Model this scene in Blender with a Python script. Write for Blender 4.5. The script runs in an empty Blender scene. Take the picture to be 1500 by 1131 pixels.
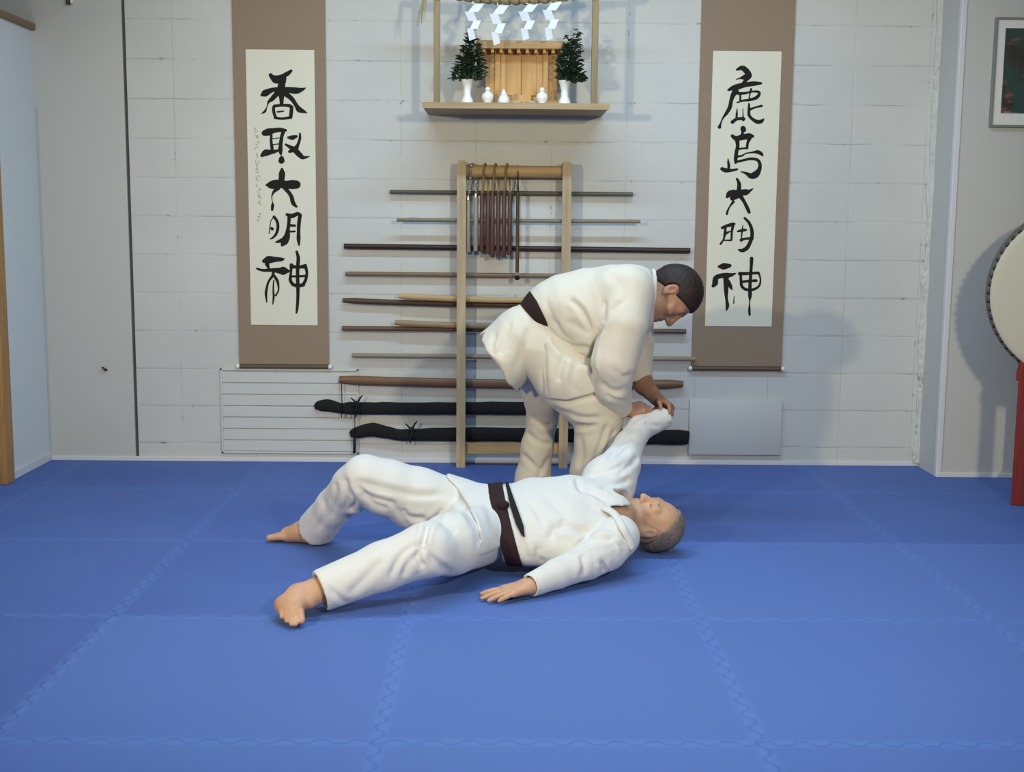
import bpy, bmesh, math, random
import numpy as np
from mathutils import Vector, Matrix, noise
random.seed(7)
SC = bpy.context.scene
COL = SC.collection

# ------------------------------------------------------------------ camera
FPX, CX, CY = 1787.0, 750.0, 565.5
PITCH, YAW, ROLL = math.radians(7.66), math.radians(0.53), math.radians(0.5)
CAM = Vector((0.0, 0.0, 1.34))
CROT = (Matrix.Rotation(-YAW, 3, 'Z') @ Matrix.Rotation(math.pi / 2 - PITCH, 3, 'X') @ Matrix.Rotation(ROLL, 3, 'Z'))

def ray(px, py):
    return CROT @ Vector(((px - CX) / FPX, -(py - CY) / FPX, -1.0))

def at(px, py, Y):
    """the point of the vertical plane y = Y seen at that place of the photograph"""
    d = ray(px, py)
    return CAM + d * ((Y - CAM.y) / d.y)

def onz(px, py, z=0.0):
    d = ray(px, py)
    return CAM + d * ((z - CAM.z) / d.z)

_RI = np.array(CROT.transposed())
def project(P):
    q = (np.asarray(P, dtype=float) - np.array(CAM)) @ _RI.T
    return CX - FPX * q[..., 0] / q[..., 2], CY + FPX * q[..., 1] / q[..., 2]

# ------------------------------------------------------------------ object helpers
def put(o, label=None, cat=None, group=None, kind=None):
    if label: o['label'] = label
    if cat: o['category'] = cat
    if group: o['group'] = group
    if kind: o['kind'] = kind
    return o

def thing(name, loc, label, cat, group=None):
    o = bpy.data.objects.new(name, None)
    o.empty_display_size = 0.05
    o.location = loc
    COL.objects.link(o)
    return put(o, label, cat, group)

def link_mesh(name, me, mat, parent=None, smooth=True):
    """world-space mesh -> object; re-centred on its own bounds, parented keeping its place"""
    n = len(me.vertices)
    co = np.empty(n * 3, dtype=np.float32)
    me.vertices.foreach_get('co', co)
    co = co.reshape(-1, 3)
    c = (co.min(0) + co.max(0)) / 2
    if parent is None:
        c[2] = co[:, 2].min()
    co -= c
    me.vertices.foreach_set('co', co.ravel())
    if mat is not None and len(me.materials) == 0:
        for m in (mat if isinstance(mat, (list, tuple)) else [mat]):
            me.materials.append(m)
    if smooth is not None:
        me.polygons.foreach_set('use_smooth', [bool(smooth)] * len(me.polygons))
    me.update()
    o = bpy.data.objects.new(name, me)
    COL.objects.link(o)
    loc = Vector([float(v) for v in c])
    if parent is not None:
        o.parent = parent
        p = Vector(parent.location)
        q = parent.parent
        while q is not None:
            p += Vector(q.location)
            q = q.parent
        loc = loc - p
    o.location = loc
    return o

class MB:
    def __init__(self):
        self.bm = bmesh.new()
    def box(self, lo, hi, bevel=0.0, seg=2):
        lo, hi = Vector(lo), Vector(hi)
        r = bmesh.ops.create_cube(self.bm, size=1.0)
        vs = r['verts']
        for v in vs:
            v.co = Vector([lo[i] + (v.co[i] + 0.5) * (hi[i] - lo[i]) for i in range(3)])
        if bevel > 0:
            es = list({e for v in vs for e in v.link_edges})
            bmesh.ops.bevel(self.bm, geom=es, offset=bevel, segments=seg, affect='EDGES', profile=0.5)
        return self
    def obox(self, c, ax, ay, az, bevel=0.0):
        """box about c with half-axis vectors"""
        c, ax, ay, az = Vector(c), Vector(ax), Vector(ay), Vector(az)
        r = bmesh.ops.create_cube(self.bm, size=2.0)
        vs = r['verts']
        for v in vs:
            v.co = c + ax * v.co.x + ay * v.co.y + az * v.co.z
        if bevel > 0:
            es = list({e for v in vs for e in v.link_edges})
            bmesh.ops.bevel(self.bm, geom=es, offset=bevel, segments=2, affect='EDGES', profile=0.5)
        return self
    def tube(self, pts, rad, n=14, flat=None, fr=1.0, cap=True):
        """swept tube; rad one value or one per point; flat = direction squeezed by fr"""
        pts = [Vector(p) for p in pts]
        if not isinstance(rad, (list, tuple)):
            rad = [rad] * len(pts)
        rings, prev = [], None
        for i, p in enumerate(pts):
            a = pts[max(i - 1, 0)]
            b = pts[min(i + 1, len(pts) - 1)]
            t = (b - a).normalized()
            if flat is not None:
                u = Vector(flat)
                u = (u - t * u.dot(t)).normalized()
            elif prev is None:
                u = t.orthogonal().normalized()
            else:
                u = (prev - t * prev.dot(t)).normalized()
            prev = u
            w = t.cross(u)
            rings.append([self.bm.verts.new(p + (u * fr * math.cos(2 * math.pi * k / n) + w * math.sin(2 * math.pi * k / n)) * rad[i]) for k in range(n)])
        for a, b in zip(rings, rings[1:]):
            for k in range(n):
                self.bm.faces.new((a[k], a[(k + 1) % n], b[(k + 1) % n], b[k]))
        if cap:
            self.bm.faces.new(list(reversed(rings[0])))
            self.bm.faces.new(rings[-1])
        return self
    def lathe(self, c, prof, n=28, axis=(0, 0, 1)):
        """prof: (radius, height) pairs from bottom to top about axis through c"""
        z = Vector(axis).normalized()
        x = z.orthogonal().normalized()
        y = z.cross(x)
        c = Vector(c)
        rings = []
        for r, h in prof:
            rings.append([self.bm.verts.new(c + z * h + (x * math.cos(2 * math.pi * k / n) + y * math.sin(2 * math.pi * k / n)) * max(r, 1e-4)) for k in range(n)])
        for a, b in zip(rings, rings[1:]):
            for k in range(n):
                self.bm.faces.new((a[k], a[(k + 1) % n], b[(k + 1) % n], b[k]))
        self.bm.faces.new(list(reversed(rings[0])))
        self.bm.faces.new(rings[-1])
        return self
    def ball(self, c, r, sx=1, sy=1, sz=1):
        q = bmesh.ops.create_uvsphere(self.bm, u_segments=20, v_segments=12, radius=1.0)
        for v in q['verts']:
            v.co = Vector((c[0] + v.co.x * r * sx, c[1] + v.co.y * r * sy, c[2] + v.co.z * r * sz))
        return self
    def ring(self, c, R, r, axis=(0, 1, 0), n=28, m=8):
        z = Vector(axis).normalized(); x = z.orthogonal().normalized(); y = z.cross(x); c = Vector(c)
        rings = []
        for i in range(n):
            a = 2 * math.pi * i / n
            d = x * math.cos(a) + y * math.sin(a)
            rings.append([self.bm.verts.new(c + d * (R + r * math.cos(2 * math.pi * k / m)) + z * r * math.sin(2 * math.pi * k / m)) for k in range(m)])
        for i in range(n):
            a, b = rings[i], rings[(i + 1) % n]
            for k in range(m):
                self.bm.faces.new((a[k], b[k], b[(k + 1) % m], a[(k + 1) % m]))
        return self
    def prism(self, poly, y0, y1):
        """polygon of (x, z) points extruded from y0 to y1"""
        a = [self.bm.verts.new((p[0], y0, p[1])) for p in poly]
        b = [self.bm.verts.new((p[0], y1, p[1])) for p in poly]
        n = len(poly)
        self.bm.faces.new(a)
        self.bm.faces.new(list(reversed(b)))
        for k in range(n):
            self.bm.faces.new((a[k], b[k], b[(k + 1) % n], a[(k + 1) % n]))
        return self
    def make(self, name, mat, parent=None, smooth=False, auto=None):
        bmesh.ops.recalc_face_normals(self.bm, faces=self.bm.faces)
        me = bpy.data.meshes.new(name)
        self.bm.to_mesh(me)
        self.bm.free()
        o = link_mesh(name, me, mat, parent, smooth)
        if auto is not None:
            me.polygons.foreach_set('use_smooth', [True] * len(me.polygons))
            me.set_sharp_from_angle(angle=math.radians(auto))
        return o

# ------------------------------------------------------------------ materials
def srgb(r, g, b):
    f = lambda c: (c / 255 / 12.92) if c / 255 <= 0.04045 else ((c / 255 + 0.055) / 1.055) ** 2.4
    return (f(r), f(g), f(b), 1.0)

class NT:
    def __init__(self, name, rough=0.6, spec=0.3):
        self.m = bpy.data.materials.new(name)
        self.m.use_nodes = True
        self.t = self.m.node_tree
        self.b = self.t.nodes['Principled BSDF']
        self.b.inputs['Roughness'].default_value = rough
        self.b.inputs['Specular IOR Level'].default_value = spec
    def n(self, typ, **kw):
        nd = self.t.nodes.new(typ)
        for k, v in kw.items():
            setattr(nd, k, v)
        return nd
    def set(self, sock, v):
        if hasattr(v, 'is_linked') or isinstance(v, bpy.types.NodeSocket):
            self.t.links.new(v, sock)
        else:
            sock.default_value = v
    def math(self, op, a, b=0.0, c=0.0):
        nd = self.n('ShaderNodeMath', operation=op)
        self.set(nd.inputs[0], a); self.set(nd.inputs[1], b); self.set(nd.inputs[2], c)
        return nd.outputs[0]
    def mix(self, f, a, b):
        nd = self.n('ShaderNodeMix', data_type='RGBA')
        self.set(nd.inputs[0], f); self.set(nd.inputs[6], a); self.set(nd.inputs[7], b)
        return nd.outputs[2]
    def coord(self, kind='Object'):
        return self.n('ShaderNodeTexCoord').outputs[kind]
    def pos(self):
        return self.n('ShaderNodeNewGeometry').outputs['Position']
    def xyz(self, v):
        nd = self.n('ShaderNodeSeparateXYZ'); self.set(nd.inputs[0], v)
        return nd.outputs
    def scaled(self, v, s):
        nd = self.n('ShaderNodeMapping'); self.set(nd.inputs[0], v); nd.inputs['Scale'].default_value = s
        return nd.outputs[0]
    def noise(self, v, scale, detail=3.0, rough=0.55):
        nd = self.n('ShaderNodeTexNoise'); self.set(nd.inputs['Vector'], v)
        nd.inputs['Scale'].default_value = scale; nd.inputs['Detail'].default_value = detail; nd.inputs['Roughness'].default_value = rough
        return nd.outputs['Fac']
    def ramp(self, f, a, b, lo=0.0, hi=1.0):
        nd = self.n('ShaderNodeMapRange'); self.set(nd.inputs[0], f)
        nd.inputs[1].default_value = a; nd.inputs[2].default_value = b; nd.inputs[3].default_value = lo; nd.inputs[4].default_value = hi
        return nd.outputs[0]
    def bump(self, h, strength=0.3, dist=0.01):
        nd = self.n('ShaderNodeBump'); self.set(nd.inputs['Height'], h)
        nd.inputs['Strength'].default_value = strength; nd.inputs['Distance'].default_value = dist
        self.t.links.new(nd.outputs[0], self.b.inputs['Normal'])
    def color(self, c):
        self.set(self.b.inputs['Base Color'], c)
        return self

def plain(name, c, rough=0.6, spec=0.3, var=0.08, scale=18.0, bump=0.0, metal=0.0):
    t = NT(name, rough, spec)
    v = t.coord()
    k = t.noise(v, scale)
    a = [max(0, x * (1 - var)) for x in c[:3]] + [1]
    b = [min(1, x * (1 + var)) for x in c[:3]] + [1]
    t.color(t.mix(k, a, b))
    t.b.inputs['Metallic'].default_value = metal
    if bump:
        t.bump(t.noise(v, scale * 4), bump, 0.004)
    return t.m

def wood(name, c, axis=0, scale=6.0, var=0.22, rough=0.5):
    t = NT(name, rough, 0.3)
    s = [28.0, 28.0, 28.0]
    s[axis] = 2.2
    v = t.scaled(t.coord(), tuple(s))
    k = t.noise(v, 1.0 * scale / 6, 4.0, 0.6)
    k = t.ramp(k, 0.3, 0.7)
    a = [x * (1 - var) for x in c[:3]] + [1]
    b = [min(1, x * (1 + var)) for x in c[:3]] + [1]
    t.color(t.mix(k, a, b))
    t.bump(k, 0.12, 0.002)
    return t.m

M = {}

# ------------------------------------------------------------------ room shell
YW = 6.72            # painted block wall
YR = 6.42            # wall on the right stands this much nearer
XL = -2.515          # partition on the left
XS = -2.03           # joint where the blocks begin

def mat_mats():
    t = NT('blue_foam_mat', 0.62, 0.3)
    p = t.pos()
    x, y, z = t.xyz(p)
    gx = t.math('SUBTRACT', x, -0.314); gy = t.math('SUBTRACT', y, 3.015)
    def seam(a, b):
        # interlocking teeth of a joint along b, at whole numbers of a
        w = t.math('PINGPONG', t.math('MULTIPLY', b, 20.8), 1.0)
        w = t.ramp(w, 0.3, 0.7, -0.012, 0.012)
        u = t.math('SUBTRACT', a, t.math('ROUND', a))
        d = t.math('ABSOLUTE', t.math('SUBTRACT', u, w))
        return d, t.math('ABSOLUTE', u)
    dx, ux = seam(gx, gy)
    dy, uy = seam(gy, gx)
    d = t.math('MINIMUM', dx, dy)
    line = t.ramp(d, 0.001, 0.006, 1.0, 0.0)
    teeth_highlight = t.math('MULTIPLY', t.ramp(t.math('MINIMUM', ux, uy), 0.016, 0.030, 1.0, 0.0), t.ramp(d, 0.004, 0.009))
    cell = t.n('ShaderNodeCombineXYZ')
    t.set(cell.inputs[0], t.math('ROUND', t.math('ADD', gx, 0.5))); t.set(cell.inputs[1], t.math('ROUND', t.math('ADD', gy, 0.5)))
    wn = t.n('ShaderNodeTexWhiteNoise', noise_dimensions='2D'); t.set(wn.inputs[0], cell.outputs[0])
    tile = wn.outputs['Value']
    big = t.noise(p, 1.3, 4.0)
    c1 = t.math('MULTIPLY', t.math('LESS_THAN', gy, 1.0), t.math('GREATER_THAN', gx, -1.0))
    c2 = t.math('MULTIPLY', t.math('LESS_THAN', gy, 2.02), t.math('GREATER_THAN', gx, 0.0))
    mat_tone = t.math('ADD', t.math('MULTIPLY', t.math('MAXIMUM', c1, c2), 0.75), t.math('MULTIPLY', tile, 0.25))   # mats in two tones, the nearer and right-hand ones a little paler
    c = t.mix(mat_tone, srgb(69, 96, 163), srgb(82, 112, 179))
    c = t.mix(t.ramp(big, 0.35, 0.7, 0.0, 0.5), c, srgb(84, 114, 177))
    c = t.mix(t.math('MULTIPLY', teeth_highlight, 0.17), c, srgb(105, 145, 215))  # highlight along the interlocking teeth, put into the colour
    c = t.mix(t.math('MULTIPLY', line, 0.22), c, srgb(52, 88, 170))
    t.color(c)
    h = t.math('ADD', t.math('MULTIPLY', t.noise(p, 160.0, 2.0), 0.3), t.math('MULTIPLY', line, -0.7))
    t.bump(h, 0.22, 0.003)
    return t.m

def mat_block():
    t = NT('painted_block', 0.55, 0.3)
    p = t.pos()
    x, y, z = t.xyz(p)
    gz = t.math('DIVIDE', t.math('SUBTRACT', z, 0.103), 0.2086)
    gx = t.math('DIVIDE', t.math('SUBTRACT', x, 0.671), 0.407)
    wob = t.math('MULTIPLY', t.math('SUBTRACT', t.noise(p, 7.0, 4.0), 0.5), 0.010)
    dz = t.math('ABSOLUTE', t.math('ADD', t.math('MULTIPLY', t.math('SUBTRACT', gz, t.math('ROUND', gz)), 0.2086), wob))
    dx = t.math('ABSOLUTE', t.math('ADD', t.math('MULTIPLY', t.math('SUBTRACT', gx, t.math('ROUND', gx)), 0.407), wob))
    d = t.math('MINIMUM', dz, t.math('ADD', dx, 0.0012))
    gro = t.ramp(d, 0.0, 0.010, 1.0, 0.0)
    # old cracks in the paint run only along bits of the joints
    crack = t.math('MULTIPLY', t.ramp(d, 0.0008, 0.0042, 1.0, 0.0), t.ramp(t.noise(t.scaled(p, (2.2, 1.0, 3.0)), 1.9, 3.0), 0.40, 0.60))
    pit = t.math('MULTIPLY', t.ramp(d, 0.003, 0.010, 1.0, 0.0), t.ramp(t.noise(p, 23.0, 2.0), 0.66, 0.72))
    c = t.mix(t.ramp(t.noise(p, 2.0, 4.0), 0.3, 0.7), srgb(188, 192, 189), srgb(197, 200, 196))
    c = t.mix(t.math('MULTIPLY', crack, 0.42), c, srgb(96, 98, 94))
    c = t.mix(t.math('MULTIPLY', pit, 0.55), c, srgb(80, 80, 76))
    t.color(c)
    h = t.math('ADD', t.math('MULTIPLY', t.noise(p, 60.0, 3.0), 0.25), t.math('MULTIPLY', gro, -0.8))
    t.bump(h, 0.25, 0.004)
    return t.m

def mat_plaster(name, c, var=0.02):
    t = NT(name, 0.6, 0.3)
    p = t.pos()
    k = t.noise(p, 1.8, 4.0)
    t.color(t.mix(k, [v * (1 - var) for v in c[:3]] + [1], [min(1, v * (1 + var)) for v in c[:3]] + [1]))
    t.bump(t.noise(p, 70.0, 3.0), 0.06, 0.003)
    return t.m

M['mat'] = mat_mats()
M['block'] = mat_block()
M['plaster'] = mat_plaster('white_wall_paint', srgb(188, 190, 186))
M['partition'] = mat_plaster('partition_paint', srgb(206, 212, 212))
M['trim_white'] = mat_plaster('white_trim_paint', srgb(206, 208, 212))
M['door_wood'] = wood('amber_door_frame_wood', srgb(166, 124, 72), 2)
M['cap_wood'] = wood('brown_cap_wood', srgb(128, 104, 76), 1)
M['dark_gap'] = plain('dark_joint', srgb(84, 84, 80), 0.9)
M['ceiling'] = mat_plaster('ceiling_paint', srgb(214, 214, 208))

def structure(name, mb, mat, **kw):
    return put(mb.make(name, mat, **kw), kind='structure')

structure('floor', MB().box((-5.2, -1.5, -0.06), (4.6, YW + 0.25, 0.0)), M['mat'])
structure('wall_back', MB().box((XS + 0.012, YW, 0.0), (2.345, YW + 0.15, 3.25)), M['block'])
structure('wall_back_left', MB().box((-5.2, YW, 0.0), (XS - 0.006, YW + 0.15, 3.25)), M['plaster'])
structure('trim_1', MB().box((XS - 0.006, YW + 0.012, 0.0), (XS + 0.012, YW + 0.14, 3.25)), M['dark_gap'])
structure('wall_right', MB().box((2.345, YR, 0.0), (4.6, YW + 0.15, 3.25)), M['plaster'])
# partition wall on the left with a doorway nearer the camera, and its wooden cap
YD1, YD0, ZD = 6.10, 5.22, 1.875
structure('wall_left', MB().box((XL - 0.11, YD1, 0.0), (XL, YW, 2.33)).box((XL - 0.11, YD0, ZD), (XL, YD1, 2.33))
          .box((XL - 0.11, 4.2, 0.0), (XL, YD0, 2.33)), M['partition'])
structure('trim_2', MB().box((XL - 0.135, 4.2, 2.33), (XL + 0.022, YW, 2.365), 0.004), M['cap_wood'])
structure('baseboard_left', MB().box((XL, YD1 + 0.075, 0.0), (XL + 0.012, YW, 0.045), 0.003), M['trim_white'])
structure('baseboard_back', MB().box((XL + 0.012, YW - 0.010, 0.0), (2.345, YW, 0.026), 0.003), M['trim_white'])
structure('baseboard_right', MB().box((2.345, YR - 0.010, 0.0), (4.6, YR, 0.026), 0.003), M['trim_white'])
# doorway: amber wood casing and a plain white sliding leaf
structure('trim_3', MB().box((XL - 0.12, YD1 - 0.03, 0.0), (XL + 0.022, YD1 + 0.075, ZD + 0.075), 0.004), M['door_wood'])
structure('trim_4', MB().box((XL - 0.12, YD0 - 0.075, 0.0), (XL + 0.022, YD0 + 0.03, ZD + 0.075), 0.004), M['door_wood'])
structure('trim_5', MB().box((XL - 0.12, YD0 + 0.03, ZD), (XL + 0.022, YD1 - 0.03, ZD + 0.075), 0.004), M['door_wood'])
structure('door_1', MB().box((XL - 0.075, YD0 + 0.03, 0.004), (XL - 0.04, YD1 - 0.03, ZD), 0.003), M['partition'])
# corner bead of the right wall, slightly proud
structure('trim_6', MB().box((2.345 - 0.004, YR - 0.006, 0.0), (2.345 + 0.026, YR + 0.03, 3.25), 0.004), M['trim_white'])
structure('ceiling', MB().box((-5.2, -1.5, 3.2), (4.6, YW + 0.15, 3.3)), M['ceiling'])

# rough mortar squeezed along the corner between the blocks and the right wall
def rough_corner():
    bm = bmesh.new()
    nz, nu = 420, 9
    rows = []
    for i in range(nz):
        z = 0.02 + 3.14 * i / (nz - 1)
        row = []
        for j in range(nu):
            u = j / (nu - 1)
            w = noise.noise((3.1, z * 9.0, u * 2.0))
            lump = 0.013 + 0.010 * w + 0.008 * noise.noise((9.7, z * 31.0, u * 5.0))
            hole = noise.noise((17.0, z * 26.0, u * 3.0))
            lump -= 0.02 * max(0.0, hole - 0.25) * 2.5
            a = u * math.pi / 2
            r = max(0.003, lump * (0.55 + 0.9 * math.sin(math.pi * u)))
            half = 0.019 + 0.010 * noise.noise((5.5, z * 6.0, 0.0))
            row.append(bm.verts.new((2.345 - half * 1.5 * math.cos(a) - 0.0 * r, YW - half * math.sin(a) - 0.0, z)))
            row[-1].co.x -= (r - 0.012) * math.sin(math.pi * u) * 0.7
            row[-1].co.y -= (r - 0.012) * math.sin(math.pi * u) * 0.7
        rows.append(row)
    for a, b in zip(rows, rows[1:]):
        for j in range(nu - 1):
            bm.faces.new((a[j], a[j + 1], b[j + 1], b[j]))
    back = []
    me_o = MB(); me_o.bm.free(); me_o.bm = bm
    t = NT('rough_mortar', 0.8, 0.2)
    p = t.pos()
    k = t.math('MULTIPLY', t.ramp(t.noise(t.scaled(p, (30, 30, 22)), 1.0, 3.0), 0.62, 0.68), t.ramp(t.noise(t.scaled(p, (2, 2, 2.5)), 1.0, 2.0), 0.45, 0.65))
    t.color(t.mix(k, srgb(194, 197, 192), srgb(92, 92, 84)))
    t.bump(t.noise(p, 90.0, 3.0), 0.4, 0.006)
    o = me_o.make('trim_7', t.m, smooth=True)
    return put(o, kind='structure')
rough_corner()

# ------------------------------------------------------------------ hanging scrolls
M['mount'] = plain('taupe_scroll_cloth', srgb(142, 126, 108), 0.85, 0.15, 0.05, 60, 0.15)
M['paper'] = plain('scroll_paper', srgb(214, 214, 196), 0.8, 0.15, 0.03, 8)
M['ink'] = plain('black_ink', srgb(26, 25, 23), 0.7, 0.2, 0.25, 120)
M['ink_faint'] = plain('thin_grey_ink', srgb(168, 168, 154), 0.8, 0.1, 0.1, 100)
M['roller'] = plain('dark_roller_wood', srgb(92, 78, 62), 0.5)
M['ivory'] = plain('ivory_knob', srgb(226, 222, 212), 0.4)

def spline(pts, per=7):
    out = []
    n = len(pts)
    P = [np.array(p, float) for p in pts]
    for i in range(n - 1):
        p0, p1, p2, p3 = P[max(i - 1, 0)], P[i], P[i + 1], P[min(i + 2, n - 1)]
        for k in range(per):
            t = k / per
            q = 0.5 * (2 * p1 + (p2 - p0) * t + (2 * p0 - 5 * p1 + 4 * p2 - p3) * t * t + (3 * p1 - p0 - 3 * p2 + p3) * t ** 3)
            out.append(q)
    out.append(P[-1])
    return out

def ink_mesh(strokes, x0, y0, Y, s=1131 / 110.0, mat='ink', name='ink_character', parent=None):
    mb = MB()
    for si, st in enumerate(strokes):
        q = spline(st) if len(st) > 1 else [np.array(st[0], float), np.array(st[0], float) + [0.5, 0.5, 0]]
        Y1 = Y - 0.0004 - 0.00005 * (si % 7)
        L, R = [], []
        for i, p in enumerate(q):
            a, b = q[max(i - 1, 0)], q[min(i + 1, len(q) - 1)]
            d = b[:2] - a[:2]
            d = d / (np.hypot(*d) + 1e-9)
            nn = np.array([-d[1], d[0]]) * max(p[2], 0.4 * s) / 2
            L.append(p[:2] + nn); R.append(p[:2] - nn)
        def capend(c, d, w):
            base = math.atan2(d[1], d[0])
            return [c + np.array([math.cos(base + t), math.sin(base + t)]) * w / 2 for t in np.linspace(-1.2, 1.2, 5)]
        d1 = q[-1][:2] - q[-2][:2]; d0 = q[0][:2] - q[1][:2]
        W = lambda p: mb.bm.verts.new(at(x0 + p[0] / s, y0 + p[1] / s, Y1))
        lv, rv = [W(p) for p in L], [W(p) for p in R]
        for i in range(len(q) - 1):
            mb.bm.faces.new((lv[i], lv[i + 1], rv[i + 1], rv[i]))
        for c, dd, a_, b_ in ((q[-1], d1, rv[-1], lv[-1]), (q[0], d0, lv[0], rv[0])):
            fan = [W(p) for p in capend(c[:2], dd, max(c[2], 0.4 * s))]
            mb.bm.faces.new([a_] + fan + [b_])
    me = bpy.data.meshes.new(name)
    # a film of ink with a little thickness
    g = bmesh.ops.extrude_face_region(mb.bm, geom=list(mb.bm.faces))
    for v in [v for v in g['geom'] if isinstance(v, bmesh.types.BMVert)]:
        v.co.y -= 0.0003
    bmesh.ops.recalc_face_normals(mb.bm, faces=mb.bm.faces)
    mb.bm.to_mesh(me); mb.bm.free()
    return link_mesh(name, me, M[mat], parent, None)

LEFT = [
 (360, 90, [[(375,205,60),(400,235,70),(470,240,60),(540,222,55),(620,190,70),(685,140,42)],[(400,240,70),(440,300,60),(530,290,90),(570,300,80)],
   [(565,250,100),(540,350,110),(535,450,120),(540,560,72),(540,640,56)],[(245,505,50),(290,480,105),(400,430,70),(520,425,80),(650,430,90),(760,440,100),(840,425,60),(900,400,15)],
   [(480,470,80),(400,560,72),(345,610,38),(320,680,12),(290,750,38),(240,785,14)],[(590,480,80),(690,560,70),(760,660,60),(800,720,86),(860,750,60),(920,772,15)],
   [(420,690,48),(422,760,46),(445,835,44)],[(430,672,48),(550,660,44),(660,668,52),(690,700,55)],[(692,690,55),(684,770,58),(676,840,56)],[(440,845,44),(540,862,38),(680,842,46)],[(470,760,22),(520,755,26),(570,750,20)]]),
 (360, 180, [[(280,155,85),(340,138,110),(430,115,75),(520,105,66),(600,112,42)],[(565,130,56),(540,220,54),(525,330,58),(522,420,66),(535,490,18)],[(540,540,80),(538,570,95)],
   [(385,190,40),(382,280,44),(394,370,48),(400,430,48)],[(400,240,15),(500,225,15)],[(410,328,17),(500,316,15)],[(245,490,55),(300,452,100),(380,440,70),(440,430,52),(500,410,36)],
   [(640,220,36),(700,222,72),(760,205,46)],[(815,160,28),(816,230,42),(785,330,48),(745,390,80),(660,432,46)],[(600,325,32),(660,360,52),(740,410,85),(820,490,78),(870,522,56),(960,505,12)]]),
 (360, 180, [[(545,695,40),(545,760,95),(540,840,92),(530,920,110)],[(315,935,36),(380,935,120),(480,920,130),(600,930,120),(700,930,138),(765,930,126)],[(480,980,80),(430,1030,48),(400,1080,26),(392,1130,14),(402,1190,14),(405,1240,46),(398,1308,38)],
   [(585,980,60),(650,1050,58),(690,1118,60),(715,1208,64),(765,1263,34)]]),
 (360, 280, [[(420,390,20),(380,450,14),(364,540,16),(352,640,14)],[(425,385,42),(470,450,44),(485,540,46),(460,640,42),(410,700,32),(370,720,16)],[(390,560,40),(400,570,48)],
   [(620,352,44),(700,372,66),(780,342,56),(822,360,44)],[(818,360,56),(802,480,58),(796,600,52),(796,720,58),(802,812,26)],[(655,380,56),(648,480,52),(636,580,58),(620,680,95),(580,760,115),(548,812,46)],[(610,715,80),(520,750,56),(455,768,26)],
   [(650,515,48),(740,520,36)],[(650,610,30),(740,606,28)]]),
 (360, 360, [[(275,230,60),(340,212,115),(440,206,82),(540,206,56),(580,196,18)],[(320,270,70),(345,340,36)],[(172,345,32),(260,370,42),(400,366,58),(500,375,88),(570,378,125),(640,382,50)],
   [(415,390,46),(405,450,42),(350,530,34),(320,620,36),(305,720,40),(316,850,18)],[(420,440,38),(470,520,46),(492,600,32),(490,680,24),(450,750,28)],[(420,520,18),(414,650,24),(420,760,32),(408,880,18)],
   [(768,92,42),(790,180,52),(785,300,54),(780,450,54),(785,620,54),(785,780,48),(775,930,44),(762,1012,26)],[(688,290,56),(680,400,38),(672,520,52),(715,590,46)],[(690,312,66),(780,322,46),(880,312,64)],[(895,300,56),(920,400,42),(900,520,48),(855,592,46)],[(700,580,46),(780,604,56),(870,588,54)],[(690,462,34),(790,460,34),(900,456,36)]]),
]
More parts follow.
